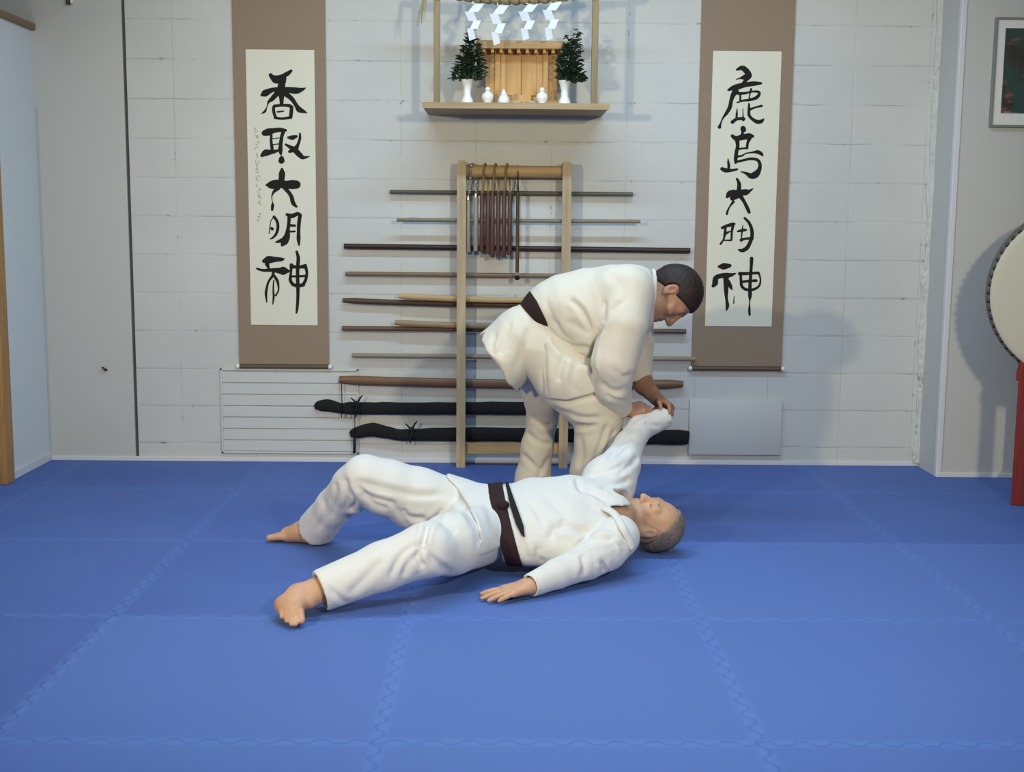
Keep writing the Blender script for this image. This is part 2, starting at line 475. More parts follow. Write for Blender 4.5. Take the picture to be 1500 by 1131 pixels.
RIGHT = [
 (1030, 85, [[(510,175,36),(590,150,76),(660,205,88),(700,270,66),(645,330,56),(600,385,46)],[(500,322,14),(560,305,30),(630,290,90)],[(380,482,34),(440,455,68),(520,432,88),(640,402,74),(760,386,72),(870,380,38)],
   [(490,500,96),(450,560,74),(420,650,58),(402,740,62),(352,830,52),(300,900,28),(265,980,24),(246,1040,56)],[(530,535,46),(640,528,38),(720,508,28),(820,506,38),(846,540,44),(800,598,52),(700,630,42),(600,642,32),(510,672,22)],[(560,545,28),(560,640,32)],[(722,470,36),(700,560,20),(690,620,20)],
   [(512,765,14),(506,850,34),(500,910,28)],[(440,965,56),(510,918,46),(610,915,48),(600,940,28)],[(596,760,11),(600,850,17),(600,910,28)],[(690,690,28),(690,780,44),(692,860,46),(742,920,48),(820,962,62),(880,950,56),(912,918,22)],[(710,772,38),(790,742,28),(880,722,38)]]),
 (1030, 175, [[(600,135,80),(606,155,86)],[(592,190,36),(590,240,60)],[(440,250,52),(500,285,76),(600,265,88),(700,250,88),(748,252,44)],[(510,300,68),(520,400,56),(500,500,58),(490,600,56),(488,655,34)],[(700,280,66),(672,350,42),(660,430,42)],
   [(530,445,32),(600,436,28),(670,430,28)],[(520,558,34),(590,545,28),(640,512,20),(740,496,26),(820,490,58),(876,518,52),(895,545,26)],[(490,642,38),(600,616,38),(720,592,42),(820,612,48),(856,680,52),(842,760,68),(790,828,105),(720,850,86),(650,812,46),(565,785,12)],
   [(285,745,56),(340,766,68),(430,766,46),(512,750,32)],[(374,590,12),(380,650,38),(386,700,42),(380,760,38)]]),
 (1030, 260, [[(510,22,36),(540,90,56),(540,170,66),(530,230,76)],[(360,292,44),(400,252,105),(470,252,145),(540,230,88),(640,222,96),(700,202,46),(752,165,12)],[(440,312,76),(520,272,88)],[(455,365,46),(400,440,24),(370,500,32),(358,548,38)],[(570,290,66),(620,370,52),(660,450,56),(692,522,50)]]),
 (1030, 260, [[(288,758,44),(350,732,48),(440,706,56),(472,700,36)],[(450,720,46),(432,820,36),(426,940,32)],[(335,765,38),(326,850,42),(308,930,28),(262,1002,32)],[(335,845,46),(420,805,14)],[(310,946,20),(420,946,26)],
   [(625,612,36),(690,680,46),(730,780,52),(736,880,56),(710,970,56),(660,1060,62),(590,1100,56),(538,1090,30)],[(520,812,28),(590,796,46),(642,790,36)],[(598,720,12),(590,780,22),(582,850,24),(572,975,12)],[(570,942,46),(640,922,36),(740,916,46)]]),
 (1030, 360, [[(240,315,44),(310,310,100),(400,300,56)],[(152,605,52),(180,560,90),(190,490,78),(250,457,72),(340,446,78),(420,440,58),(492,415,16)],[(345,480,86),(345,580,76),(346,680,66),(352,800,42),(366,900,56),(350,972,22)],[(380,540,56),(410,610,56),(434,658,20)],[(466,760,11),(460,865,20)],
   [(730,192,56),(725,300,48),(715,450,48),(705,600,52),(705,750,56),(700,840,18),(696,960,36),(700,1042,34)],[(550,420,54),(640,420,48),(760,412,42),(832,410,44)],[(565,420,42),(570,520,42),(582,610,46),(640,660,42)],[(840,420,32),(862,500,25),(850,590,32),(800,640,38),(720,666,42),(630,655,42)],[(590,542,42),(700,530,38),(800,525,42)]]),
]

def scroll(label, mount, paper, roller, chars, side):
    """mount, paper: left/right px at the bottom edge, bottom py and top py"""
    Y = YW - 0.012
    a, b = at(mount[0], mount[2], Y), at(mount[1], mount[2], Y)
    zt = at((mount[0] + mount[1]) / 2, -75, Y).z
    root = thing('hanging_scroll', ((a.x + b.x) / 2, Y, a.z), label, 'scroll', 'calligraphy scrolls on the block wall')
    MB().box((a.x, Y - 0.002, a.z), (b.x, Y + 0.002, zt), 0.001).make('mount', M['mount'], root)
    pa, pb = at(paper[0], paper[2], Y), at(paper[1], paper[2], Y)
    pt = at((paper[0] + paper[1]) / 2, paper[3], Y)
    MB().box((pa.x, Y - 0.0042, (pa.z + pb.z) / 2), (pb.x, Y - 0.0022, pt.z)).make('paper', M['paper'], root)
    ra, rb = at(roller[0], roller[2], Y), at(roller[1], roller[2], Y)
    z = (ra.z + rb.z) / 2
    r = MB().tube([(ra.x + 0.02, Y - 0.004, z), (rb.x - 0.02, Y - 0.004, z)], 0.012, 16).make('roller', M['roller'], root, smooth=True, auto=40)
    for x, s in ((ra.x, 1), (rb.x, -1)):
        MB().tube([(x, Y - 0.004, z), (x + s * 0.004, Y - 0.004, z), (x + s * 0.02, Y - 0.004, z)], [0.008, 0.0135, 0.012], 16).make('knob', M['ivory'], r, smooth=True, auto=50)
    # cord loop at the top, above the frame
    MB().tube([(a.x + 0.1, Y, zt), ((a.x + b.x) / 2, Y, zt + 0.09), (b.x - 0.1, Y, zt)], 0.003, 6).make('cord', M['mount'], root)
    for x0, y0, st in chars:
        ink_mesh(st, x0, y0, Y - 0.0042, parent=root)
    if side == 'L':
        sig = []
        rnd = random.Random(4)
        y = 187
        while y < 322:
            if not (215 < y < 222 or 262 < y < 268 or 300 < y < 309):
                for k in range(2):
                    xx = 374.5 + rnd.uniform(-1.5, 3) + (y - 187) * 0.03
                    yy = y + rnd.uniform(0, 3)
                    sig.append([(xx, yy, 1.5), (xx + rnd.uniform(-1.5, 2.5), yy + rnd.uniform(0.5, 3), 1.1)])
            y += 4.6
        ink_mesh(sig, 0, 0, Y - 0.0042, 1.0, 'ink_faint', 'ink_signature', root)
    return root

scroll('tall taupe hanging scroll with five brushed characters, left of the weapon rack', (351, 482, 533), (368, 465.5, 476, 73), (346, 487, 537), LEFT, 'L')
scroll('tall taupe hanging scroll with five brushed characters, behind the bending man\'s head', (1013, 1145, 536), (1032.5, 1130, 478, 75), (1008, 1149, 540), RIGHT, 'R')

# ------------------------------------------------------------------ low wall grille, panel, bits of hardware
M['white_wood'] = plain('white_gloss_paint', srgb(194, 198, 196), 0.5, 0.3, 0.02, 10)
a, b = at(325, 664, YW - 0.01), at(525, 541, YW - 0.01)
g = thing('wall_grille', ((a.x + b.x) / 2, YW - 0.01, a.z), 'white painted slatted wall grille low under the left scroll', 'grille')
MB().box((a.x, YW - 0.012, a.z), (a.x + 0.012, YW, b.z), 0.002).box((b.x - 0.012, YW - 0.012, a.z), (b.x, YW, b.z), 0.002).box((a.x, YW - 0.012, b.z - 0.012), (b.x, YW, b.z), 0.002).box((a.x, YW - 0.012, a.z), (b.x, YW, a.z + 0.012), 0.002).make('frame', M['white_wood'], g)
n = 7
for i in range(n):
    z0 = a.z + 0.014 + (b.z - a.z - 0.028) * i / n
    z1 = a.z + 0.014 + (b.z - a.z - 0.028) * (i + 1) / n - 0.005
    MB().box((a.x + 0.012, YW - 0.009, z0), (b.x - 0.012, YW - 0.001, z1), 0.0015).make('slat', M['white_wood'], g)
a, b = at(1008, 666, YW - 0.015), at(1146, 586, YW - 0.015)
MBp = MB().box((a.x, YW - 0.022, a.z), (b.x, YW - 0.001, b.z), 0.004)
put(MBp.make('wall_panel', M['white_wood'], smooth=True, auto=35), 'plain white access panel low on the wall under the right scroll', 'panel')
M['dark_metal'] = plain('dark_metal', srgb(70, 66, 60), 0.4, 0.5, 0.1, 20, 0, 0.8)
M['pale_metal'] = plain('pale_metal', srgb(196, 196, 188), 0.4, 0.5, 0.05, 20, 0, 0.5)
p = at(101, 1, YW - 0.02)
hk = thing('wall_bracket', (p.x, YW, p.z), 'small dark and white bracket high on the wall at the left', 'bracket')
MB().box((p.x - 0.012, YW - 0.03, p.z - 0.02), (p.x + 0.002, YW, p.z + 0.09), 0.003).make('clip', M['dark_metal'], hk)
MB().box((p.x + 0.006, YW - 0.025, p.z - 0.012), (p.x + 0.022, YW, p.z + 0.09), 0.003).make('plate', M['ivory'], hk)
p = at(158, 541, YW)
put(MB().tube([(p.x - 0.006, YW, p.z - 0.004), (p.x - 0.012, YW - 0.012, p.z), (p.x - 0.026, YW - 0.016, p.z + 0.014)], [0.006, 0.008, 0.004], 8).make('nail', M['dark_metal'], smooth=True), 'small bent nail beside the dark joint in the wall', 'nail')

# ------------------------------------------------------------------ framed picture
M['frame_grey'] = plain('grey_metal_frame', srgb(120, 128, 128), 0.4, 0.4, 0.04, 12)
M['passepartout'] = plain('white_mount_board', srgb(214, 216, 210), 0.8, 0.15, 0.02, 12)
def mat_picture():
    t = NT('dark_abstract_picture', 0.35, 0.4)
    v = t.coord()
    k = t.noise(v, 7.0, 4.0, 0.6)
    c = t.mix(t.ramp(k, 0.36, 0.55), srgb(58, 48, 48), srgb(52, 74, 68))
    c = t.mix(t.ramp(t.noise(t.scaled(v, (1, 1, 3)), 9.0, 3.0), 0.58, 0.70), c, srgb(120, 84, 76))
    x, y, z = t.xyz(v)
    streak = t.ramp(t.math('ABSOLUTE', t.math('ADD', t.math('ADD', z, 0.20), t.math('MULTIPLY', t.noise(v, 14.0), 0.06))), 0.008, 0.026, 1.0, 0.0)
    c = t.mix(t.math('MULTIPLY', streak, 0.8), c, srgb(196, 168, 158))
    t.color(c)
    return t.m
M['picture'] = mat_picture()
a, b = at(1449, 186, YR - 0.02), at(1460, 25, YR - 0.02)
x0 = (a.x + b.x) / 2
pic = thing('framed_picture', (x0 + 0.26, YR - 0.01, a.z), 'grey framed dark picture with a wide white mount, on the right wall', 'picture')
W, F = 0.52, 0.012
z0, z1 = a.z, b.z
MB().box((x0, YR - 0.024, z0), (x0 + F, YR, z1), 0.002).box((x0 + W - F, YR - 0.024, z0), (x0 + W, YR, z1), 0.002).box((x0 + F, YR - 0.024, z1 - F), (x0 + W - F, YR, z1), 0.002).box((x0 + F, YR - 0.024, z0), (x0 + W - F, YR, z0 + F), 0.002).make('frame', M['frame_grey'], pic)
MB().box((x0 + F, YR - 0.016, z0 + F), (x0 + W - F, YR - 0.002, z1 - F)).make('mount_board', M['passepartout'], pic)
ia = at(1466, 166, YR - 0.02); ib = at(1474, 41, YR - 0.02)
MB().box(((ia.x + ib.x) / 2, YR - 0.018, ia.z), (x0 + W - ((ia.x + ib.x) / 2 - x0), YR - 0.0165, ib.z)).make('print', M['picture'], pic)

# ------------------------------------------------------------------ big drum on its red stand
M['hide'] = plain('drum_hide', srgb(184, 180, 160), 0.6, 0.2, 0.06, 5)
M['drum_wood'] = wood('dark_drum_wood', srgb(92, 84, 72), 1)
M['red_wood'] = wood('red_stand_wood', srgb(118, 40, 36), 2, 6, 0.2, 0.4)
YH = 5.66
e = at(1471, 432, YH); zc = e.z
R = 0.405
TURN = math.radians(-24)
cx = e.x + R * math.cos(TURN)
YH = YH + R * math.sin(-TURN) * 0.0
drum = thing('drum', (cx, YH, zc - R), 'large barrel drum with pale hide head at the right edge', 'drum')
prof = [(R - 0.004, 0.0)] + [(R - 0.004 + 0.035 * math.sin(math.pi * k / 12), 0.45 * k / 12 + 0.005) for k in range(13)] + [(R - 0.004, 0.46)]
MB().lathe((cx, YH, zc), prof, 72, (0, 1, 0)).make('shell', M['drum_wood'], drum, smooth=True, auto=40)
drum_head = MB().lathe((cx, YH - 0.008, zc), [(R - 0.03, 0.0), (R - 0.008, 0.001), (R, 0.008), (R + 0.004, 0.05)], 72, (0, 1, 0)).make('drumhead', M['hide'], drum, smooth=True, auto=40)
tk = MB()
for k in range(64):
    a_ = 2 * math.pi * k / 64
    tk.ball((cx + (R + 0.005) * math.cos(a_), YH + 0.016, zc + (R + 0.005) * math.sin(a_)), 0.011)
tk.make('tack', M['dark_metal'], drum, smooth=True)
drum.rotation_euler = (0, 0, TURN)
fl = onz(1480, 740)
YL = fl.y
sx = fl.x
st = thing('drum_stand', (sx, YL, 0.0), 'dark red wooden stand under the large drum', 'stand')
zt = at(1489, 522, YL).z
for yy in (YL, YL + 0.46):
    for xx in (sx, sx + 0.74):
        MB().box((xx, yy, 0.0), (xx + 0.062, yy + 0.062, zt - 0.02), 0.004).box((xx + 0.008, yy + 0.004, zt - 0.02), (xx + 0.054, yy + 0.058, zt), 0.004).make('leg', M['red_wood'], st)
for yy in (YL + 0.01, YL + 0.47):
    MB().box((sx - 0.012, yy, zt - 0.12), (sx + 0.814, yy + 0.042, zt - 0.065), 0.006).make('rail', M['red_wood'], st)
    MB().box((sx + 0.06, yy, 0.10), (sx + 0.742, yy + 0.042, 0.15), 0.004).make('rail', M['red_wood'], st)
for xx in (sx + 0.01, sx + 0.75):
    MB().box((xx, YL + 0.06, 0.10), (xx + 0.042, YL + 0.462, 0.15), 0.004).make('rail', M['red_wood'], st)
st.rotation_euler = (0, 0, TURN)

# ------------------------------------------------------------------ household shrine shelf
M['shelf'] = wood('shelf_wood', srgb(158, 136, 102), 0)
M['post'] = wood('shrine_post_wood', srgb(132, 116, 84), 2)
M['hinoki'] = wood('pale_shrine_wood', srgb(186, 146, 92), 2)
M['hinoki_roof'] = wood('shrine_roof_wood', srgb(172, 140, 96), 0)
M['porcelain'] = plain('white_porcelain', srgb(228, 230, 224), 0.25, 0.5, 0.01)
M['leaf'] = plain('dark_leaf', srgb(40, 62, 46), 0.45, 0.4, 0.35, 30)
M['stem'] = plain('stem', srgb(64, 66, 44), 0.7)
M['straw'] = plain('rice_straw', srgb(150, 136, 100), 0.9, 0.1, 0.2, 60, 0.3)
M['white_paper'] = plain('white_paper', srgb(212, 217, 220), 0.8, 0.1, 0.01)
YF = 6.27
a, b = at(619, 158, YF), at(892, 161, YF)
zt = at(755, 150.5, YF).z
zb = (a.z + b.z) / 2
xs0, xs1 = a.x, b.x
sh = thing('altar_shelf', ((xs0 + xs1) / 2, YW, zb), 'wooden altar shelf with upright posts, above the weapon rack', 'shelf')
MB().box((xs0, YF + 0.02, zb + 0.004), (xs1, YW - 0.001, zt - 0.002), 0.002).make('board', M['shelf'], sh)
MB().prism([(xs0, zb), (xs1, zb), (xs1 + 0.006, zt), (xs0 - 0.006, zt)], YF, YF + 0.02).make('front_edge', M['shelf'], sh)
YP = YF + 0.07
for px in (640, 870.5):
    q = at(px, 120, YP)
    MB().box((q.x - 0.016, YP - 0.016, zt - 0.002), (q.x + 0.016, YP + 0.016, 2.78), 0.002).make('post', M['post'], sh)
pl, pr = at(640, 100, YP).x, at(870.5, 100, YP).x
MB().box((pl - 0.1, YP - 0.018, 2.74), (pr + 0.1, YP + 0.018, 2.79), 0.003).make('top_rail', M['post'], sh)
zs = zt - 0.002

# straw rope between the posts with folded paper streamers
zr = at(740, -3, YP - 0.03).z
rope = thing('straw_rope', ((pl + pr) / 2, YP - 0.03, zr), 'twisted straw rope strung between the altar posts with white paper streamers', 'rope')
for k in range(2):
    pts, rr = [], []
    for i in range(121):
        u = i / 120
        x = pl - 0.06 + (pr - pl + 0.12) * u
        ph = u * 60 + k * math.pi
        sag = 0.03 * (1 - (2 * u - 1) ** 2)
        th = 0.010 + 0.012 * math.sin(math.pi * min(1, u * 1.15)) 
        pts.append((x, YP - 0.035 + th * 0.7 * math.cos(ph), zr + 0.03 - sag + th * 0.7 * math.sin(ph))); rr.append(th)
    MB().tube(pts, rr, 8).make('strand', M['straw'], rope, smooth=True)
tail = MB()
rnd = random.Random(3)
for k in range(14):
    x = pl - 0.05 - 0.02 * rnd.random()
    tail.tube([(x, YP - 0.04 + 0.02 * rnd.random(), zr + 0.03), (x - 0.012 * rnd.random(), YP - 0.04, zr - 0.04), (x - 0.03 * rnd.random() - 0.005, YP - 0.04 + 0.02 * rnd.random(), zr - 0.07 - 0.07 * rnd.random())], [0.003, 0.002, 0.001], 5)
tail.make('straw_tail', M['straw'], rope)
for (px, ytop, ybot) in ((693, 5, 56), (729, 7, 63), (772, 5, 56), (807, 2, 56)):
    t0, t1 = at(px, ytop, YP - 0.045), at(px, ybot, YP - 0.045)
    mb = MB()
    n = 4
    H = (t0.z - t1.z) / n
    for i in range(n):
        s = (0.016, -0.010, 0.012, -0.008)[i]
        w = 0.025 - 0.003 * i
        z1_, z0_ = t0.z - H * i * 0.96, t0.z - H * (i + 1)
        x = t0.x + s
        d = 0.006 * (1 if i % 2 else -1)
        lean = (-0.016, 0.010, -0.010, 0.006)[i]
        vs = []
        for dy in (0.0, 0.0015):
            for (xx, zz, yy) in ((x - w - lean, z1_, -d), (x + w - lean, z1_, -d), (x + w + lean, z0_, d), (x - w + lean, z0_ - (0.012 if i == n - 1 else 0), d)):
                vs.append(mb.bm.verts.new((xx, t0.y + yy + dy, zz)))
        for f in ((0, 1, 2, 3), (7, 6, 5, 4), (0, 4, 5, 1), (1, 5, 6, 2), (2, 6, 7, 3), (3, 7, 4, 0)):
            mb.bm.faces.new([vs[k] for k in f])
    mb.tube([(t0.x, t0.y, t0.z - 0.004), (t0.x, t0.y, zr + 0.02)], 0.004, 6)
    mb.make('paper_streamer', M['white_paper'], rope)

# miniature shrine
YM = 6.50
a, b = at(711, 140, YM), at(816, 140, YM)
r0 = at(700, 72, YM - 0.09); r1 = at(832, 60, YM - 0.09)
zm = at(760, 73, YM).z
ms = thing('miniature_shrine', ((a.x + b.x) / 2, YM + 0.1, zs), 'unpainted wooden miniature shrine at the middle of the altar shelf', 'shrine')
MB().box((a.x - 0.03, YM - 0.06, zs), (b.x + 0.03, YW - 0.03, zs + 0.03), 0.002).make('plinth', M['hinoki'], ms)
MB().box((a.x, YM, zs + 0.03), (b.x, YW - 0.04, zm), 0.002).make('body', M['hinoki'], ms)
xc = (a.x + b.x) / 2
for s in (-1, 1):
    MB().box((xc + (0.002 if s > 0 else -0.078), YM - 0.008, zs + 0.06), (xc + (0.078 if s > 0 else -0.002), YM, zm - 0.03), 0.002).make('door', M['hinoki'], ms)
    MB().box((xc + s * 0.125 - 0.014, YM - 0.014, zs + 0.03), (xc + s * 0.125 + 0.014, YM, zm), 0.002).make('pillar', M['hinoki'], ms)
rf = MB().prism([(r0.x, r0.z + 0.006), (r1.x, r0.z + 0.006), (r1.x + 0.012, r1.z - 0.012), (r1.x + 0.004, r1.z), (r0.x - 0.004, r1.z), (r0.x - 0.012, r1.z - 0.012)], YM - 0.09, YW - 0.03).make('roof', M['hinoki_roof'], ms)
for i in range(10):
    x = r0.x + 0.03 + (r1.x - r0.x - 0.06) * i / 9
    MB().box((x - 0.008, YM - 0.075, r0.z - 0.014), (x + 0.008, YM - 0.002, r0.z + 0.008), 0.001).make('rafter', M['hinoki'], rf)
# steps before its doors
for i in range(3):
    MB().box((xc - 0.05, YM - 0.045 + 0.012 * i, zs + 0.03 + 0.011 * i), (xc + 0.05, YM - 0.008, zs + 0.041 + 0.011 * i), 0.001).make('step', M['hinoki'], ms)

# vessels
VY = YF + 0.11
def lathe_thing(name, px, Y, prof, mat, label, cat, group=None, parts=()):
    q = at(px, 140, Y)
    root = thing(name, (q.x, Y, zs), label, cat, group)
    for pn, pf in [('body', prof)] + list(parts):
        MB().lathe((q.x, Y, zs), pf, 24).make(pn, mat, root, smooth=True, auto=60)
    return root
VASE = [(0.030, 0.0), (0.033, 0.006), (0.029, 0.024), (0.019, 0.045), (0.019, 0.075), (0.026, 0.105), (0.034, 0.125), (0.028, 0.126), (0.018, 0.10)]
for px, side in ((684.5, 'left'), (827, 'right')):
    q = at(px, 140, VY)
    put(MB().lathe((q.x, VY, zs), VASE, 28).make('porcelain_vase', M['porcelain'], smooth=True, auto=60), 'white porcelain vase at the %s end of the altar shelf' % side, 'vase', 'altar vases')

def leafy(px_prof, Y, base_px, label, seed):
    """evergreen sprig; px_prof = (py, left px, right px) outline samples, filled in depth by rotation"""
    rnd = random.Random(seed)
    bq = at(base_px, 118, Y)
    root = thing('evergreen_sprig', (bq.x, Y, bq.z), label, 'plant', 'altar greenery')
    mb, sb = MB(), MB()
    for i in range(430):
        u = rnd.random()
        py = px_prof[0][0] + (px_prof[-1][0] - px_prof[0][0]) * math.sqrt(u)
        for (p0, p1) in zip(px_prof, px_prof[1:]):
            if p0[0] <= py <= p1[0]:
                f = (py - p0[0]) / (p1[0] - p0[0])
                l = p0[1] + (p1[1] - p0[1]) * f; r = p0[2] + (p1[2] - p0[2]) * f
        half = (r - l) / 2
        ang = rnd.uniform(0, 2 * math.pi); rad = math.sqrt(rnd.random())
        pos = at((l + r) / 2 + half * rad * math.cos(ang), py, Y)
        pos.y += half / 278 * rad * math.sin(ang) * 0.8
        out = Vector((math.cos(ang), math.sin(ang), rnd.uniform(-0.3, 0.9))).normalized()
        side = out.cross(Vector((rnd.uniform(-.4, .4), rnd.uniform(-.4, .4), 1))).normalized()
        up = side.cross(out)
        L, Wd = rnd.uniform(0.028, 0.044), rnd.uniform(0.008, 0.013)
        pts = [pos - out * L * .5, pos - out * L * .15 + side * Wd + up * .003, pos + out * L * .2 + side * Wd * .8 + up * .002, pos + out * L * .5 - up * .004, pos + out * L * .2 - side * Wd * .8 + up * .002, pos - out * L * .15 - side * Wd + up * .003]
        mid = [mb.bm.verts.new(pos - out * L * .15 - up * .002), mb.bm.verts.new(pos + out * L * .2 - up * .002)]
        v = [mb.bm.verts.new(p) for p in pts]
        for f in ((v[0], v[1], mid[0]), (v[1], v[2], mid[1], mid[0]), (v[2], v[3], mid[1]), (v[3], v[4], mid[1]), (v[4], v[5], mid[0], mid[1]), (v[5], v[0], mid[0])):
            mb.bm.faces.new(f)
        if i % 14 == 0:
            sb.tube([(bq.x, Y, zs + 0.10), ((bq.x + pos.x) / 2 + .004, (Y + pos.y) / 2, (bq.z + pos.z) / 2 + 0.01), tuple(pos)], [0.003, 0.0025, 0.001], 5)
    mb.make('foliage', M['leaf'], root, smooth=False)
    sb.make('stem', M['stem'], root)
leafy([(40, 686, 692), (52, 680, 697), (64, 677, 703), (80, 671, 709), (98, 664, 713), (110, 659, 714), (117, 657, 705)], VY, 684.5, 'leafy evergreen sprig in the left altar vase', 11)
leafy([(40, 838, 848), (48, 828, 853), (60, 825, 852), (78, 820, 853), (98, 813, 855), (112, 812, 859), (120, 822, 861)], VY, 827, 'leafy evergreen sprig in the right altar vase', 12)
JAR = [(0.017, 0.0), (0.02, 0.004), (0.019, 0.012), (0.029, 0.030), (0.031, 0.042), (0.026, 0.056), (0.014, 0.064), (0.011, 0.070)]
LID = [(0.0105, 0.0705), (0.014, 0.074), (0.013, 0.082), (0.008, 0.088), (0.003, 0.091)]
lathe_thing('lidded_jar', 714.5, VY, JAR, M['porcelain'], 'small lidded white jar beside the left altar vase', 'jar', 'lidded altar jars', [('lid', LID)])
lathe_thing('lidded_jar', 794, VY, JAR, M['porcelain'], 'small lidded white jar beside the right altar vase', 'jar', 'lidded altar jars', [('lid', LID)])
lathe_thing('water_flask', 738, VY - 0.03, [(0.026, 0.0), (0.030, 0.004), (0.030, 0.020), (0.024, 0.036), (0.015, 0.050)], M['porcelain'], 'pointed white lidded flask on the altar shelf', 'flask', None, [('lid', [(0.016, 0.0505), (0.013, 0.058), (0.006, 0.070), (0.002, 0.078)])])
for px, w_ in ((757.5, 'beside the pointed white flask'), (778.5, 'beside the right lidded jar')):
    q = at(px, 140, VY - 0.05)
    put(MB().lathe((q.x, VY - 0.05, zs), [(0.014, 0.0), (0.016, 0.003), (0.028, 0.011), (0.029, 0.013), (0.024, 0.012), (0.01, 0.006)], 24).make('shallow_dish', M['porcelain'], smooth=True, auto=60), 'shallow white offering dish ' + w_, 'dish', 'altar dishes')

# ------------------------------------------------------------------ weapon rack
M['rack'] = wood('pale_rack_wood', srgb(172, 154, 124), 2)
M['rack_h'] = wood('rack_bar_wood', srgb(176, 148, 104), 0)
YA, YB = 6.585, 6.612             # front and back of the uprights
xl, xr = at(675.5, 457, YA).x, at(830, 320, YA).x
ztop = at(675, 235, YA).z
rk = thing('weapon_rack', ((xl + xr) / 2, 6.65, 0.0), 'tall pale wooden wall rack holding staffs and training swords', 'rack')
for x in (xl, xr):
    MB().prism([(x - 0.024, 0.0), (x + 0.024, 0.0), (x + 0.024, ztop - 0.03), (x + 0.016, ztop), (x - 0.016, ztop), (x - 0.024, ztop - 0.03)], YA, YB).make('upright', M['rack'], rk)
zb_ = at(790, 252, 6.66).z
MB().tube([(xl + 0.024, 6.655, zb_), (xr - 0.024, 6.655, zb_)], 0.033, 24).make('top_bar', M['rack_h'], rk, smooth=True, auto=40)
zc_ = at(740, 656, 6.66).z
MB().box((xl - 0.02, 6.62, zc_ - 0.03), (xr + 0.02, 6.65, zc_ + 0.03), 0.003).make('lower_bar', M['rack_h'], rk)
for x in (xl, xr):
    MB().box((x - 0.02, YB, zb_ - 0.05), (x + 0.02, YW - 0.012, zb_ + 0.05), 0.004).make('bracket', M['rack'], rk)

RODS = []
def pegs(zs_, r):
    for x in (xl, xr):
        MB().box((x - 0.012, YB - 0.004, zs_ - r - 0.013), (x + 0.012, YW - 0.012, zs_ - r), 0.002).make('peg', M['rack'], rk)

def rod(name, px0, py0, px1, py1, rpx, Y, c, label, cat='staff', group='staffs on the weapon rack', flat=1.0, prof=None, peg=True, mat=None):
    p, q = at(px0, py0, Y), at(px1, py1, Y)
    r = rpx / 262.0
    m = mat or wood(name + '_wood', c, 0, 6, 0.15, 0.4)
    n = 24
    pts, rr = [], []
    for i in range(n + 1):
        u = i / n
        v = p.lerp(q, u)
        k = 1.0
        if prof: k, dz = prof(u); v.z += dz
        pts.append(v); rr.append(r * k)
    mb = MB().tube(pts, rr, 14, (0, 1, 0), flat)
    if peg:
        pegs((p.z + q.z) / 2 - 0.006, r)
    o = mb.make(name, m, smooth=True, auto=50)
    return put(o, label, cat, group)

def bokken(u):
    e = min(u, 1 - u)
    return (min(1.0, 0.75 + e * 6) if u < 0.5 else min(1.0, 0.68 + (1 - u) * 9)), 0.012 * (1 - (2 * u - 1) ** 2) * -1
YN = 6.690
rod('staff', 571, 281, 927, 284.5, 3.0, YN, srgb(92, 90, 78), 'slim dark grey staff, topmost on the weapon rack')
rod('staff', 581, 322, 938, 324.5, 2.7, 6.634, srgb(128, 118, 98), 'slim light brown staff in front of the hanging nunchaku')
rod('staff', 504, 360.5, 1011, 367, 3.8, YN, srgb(52, 34, 30), 'long black brown staff, third down on the weapon rack')
rod('staff', 506, 401, 905, 405, 3.4, YN, srgb(122, 102, 78), 'plain mid brown staff just under the long black brown staff')
rod('wooden_sword', 502, 440, 905, 446, 4.2, YN, srgb(74, 56, 42), 'dark wooden training sword beneath the pale sword', 'sword', 'wooden swords on the weapon rack', 0.7, bokken)
rod('wooden_sword', 584, 433.5, 850, 438, 4.4, 6.655, srgb(178, 152, 108), 'pale yellow wooden training sword behind the bending man\'s belt', 'sword', 'wooden swords on the weapon rack', 0.7, bokken, False)
rod('staff', 501, 481, 1005, 485.5, 3.6, YN, srgb(98, 76, 60), 'dark brown staff passing behind the bending man\'s elbow')
rod('wooden_sword', 578, 472.5, 860, 476, 4.4, 6.655, srgb(146, 126, 96), 'light brown wooden training sword at the seat of the bending man', 'sword', 'wooden swords on the weapon rack', 0.7, bokken, False)
rod('staff', 516, 520.5, 1018, 526, 3.4, YN, srgb(140, 126, 104), 'greyish tan staff level with the bending man\'s thigh')
rod('wooden_sword', 497, 556, 1001, 562.5, 6.6, YN, srgb(112, 84, 62), 'thick brown wooden training sword above the black sword bags', 'sword', 'wooden swords on the weapon rack', 0.6, bokken)

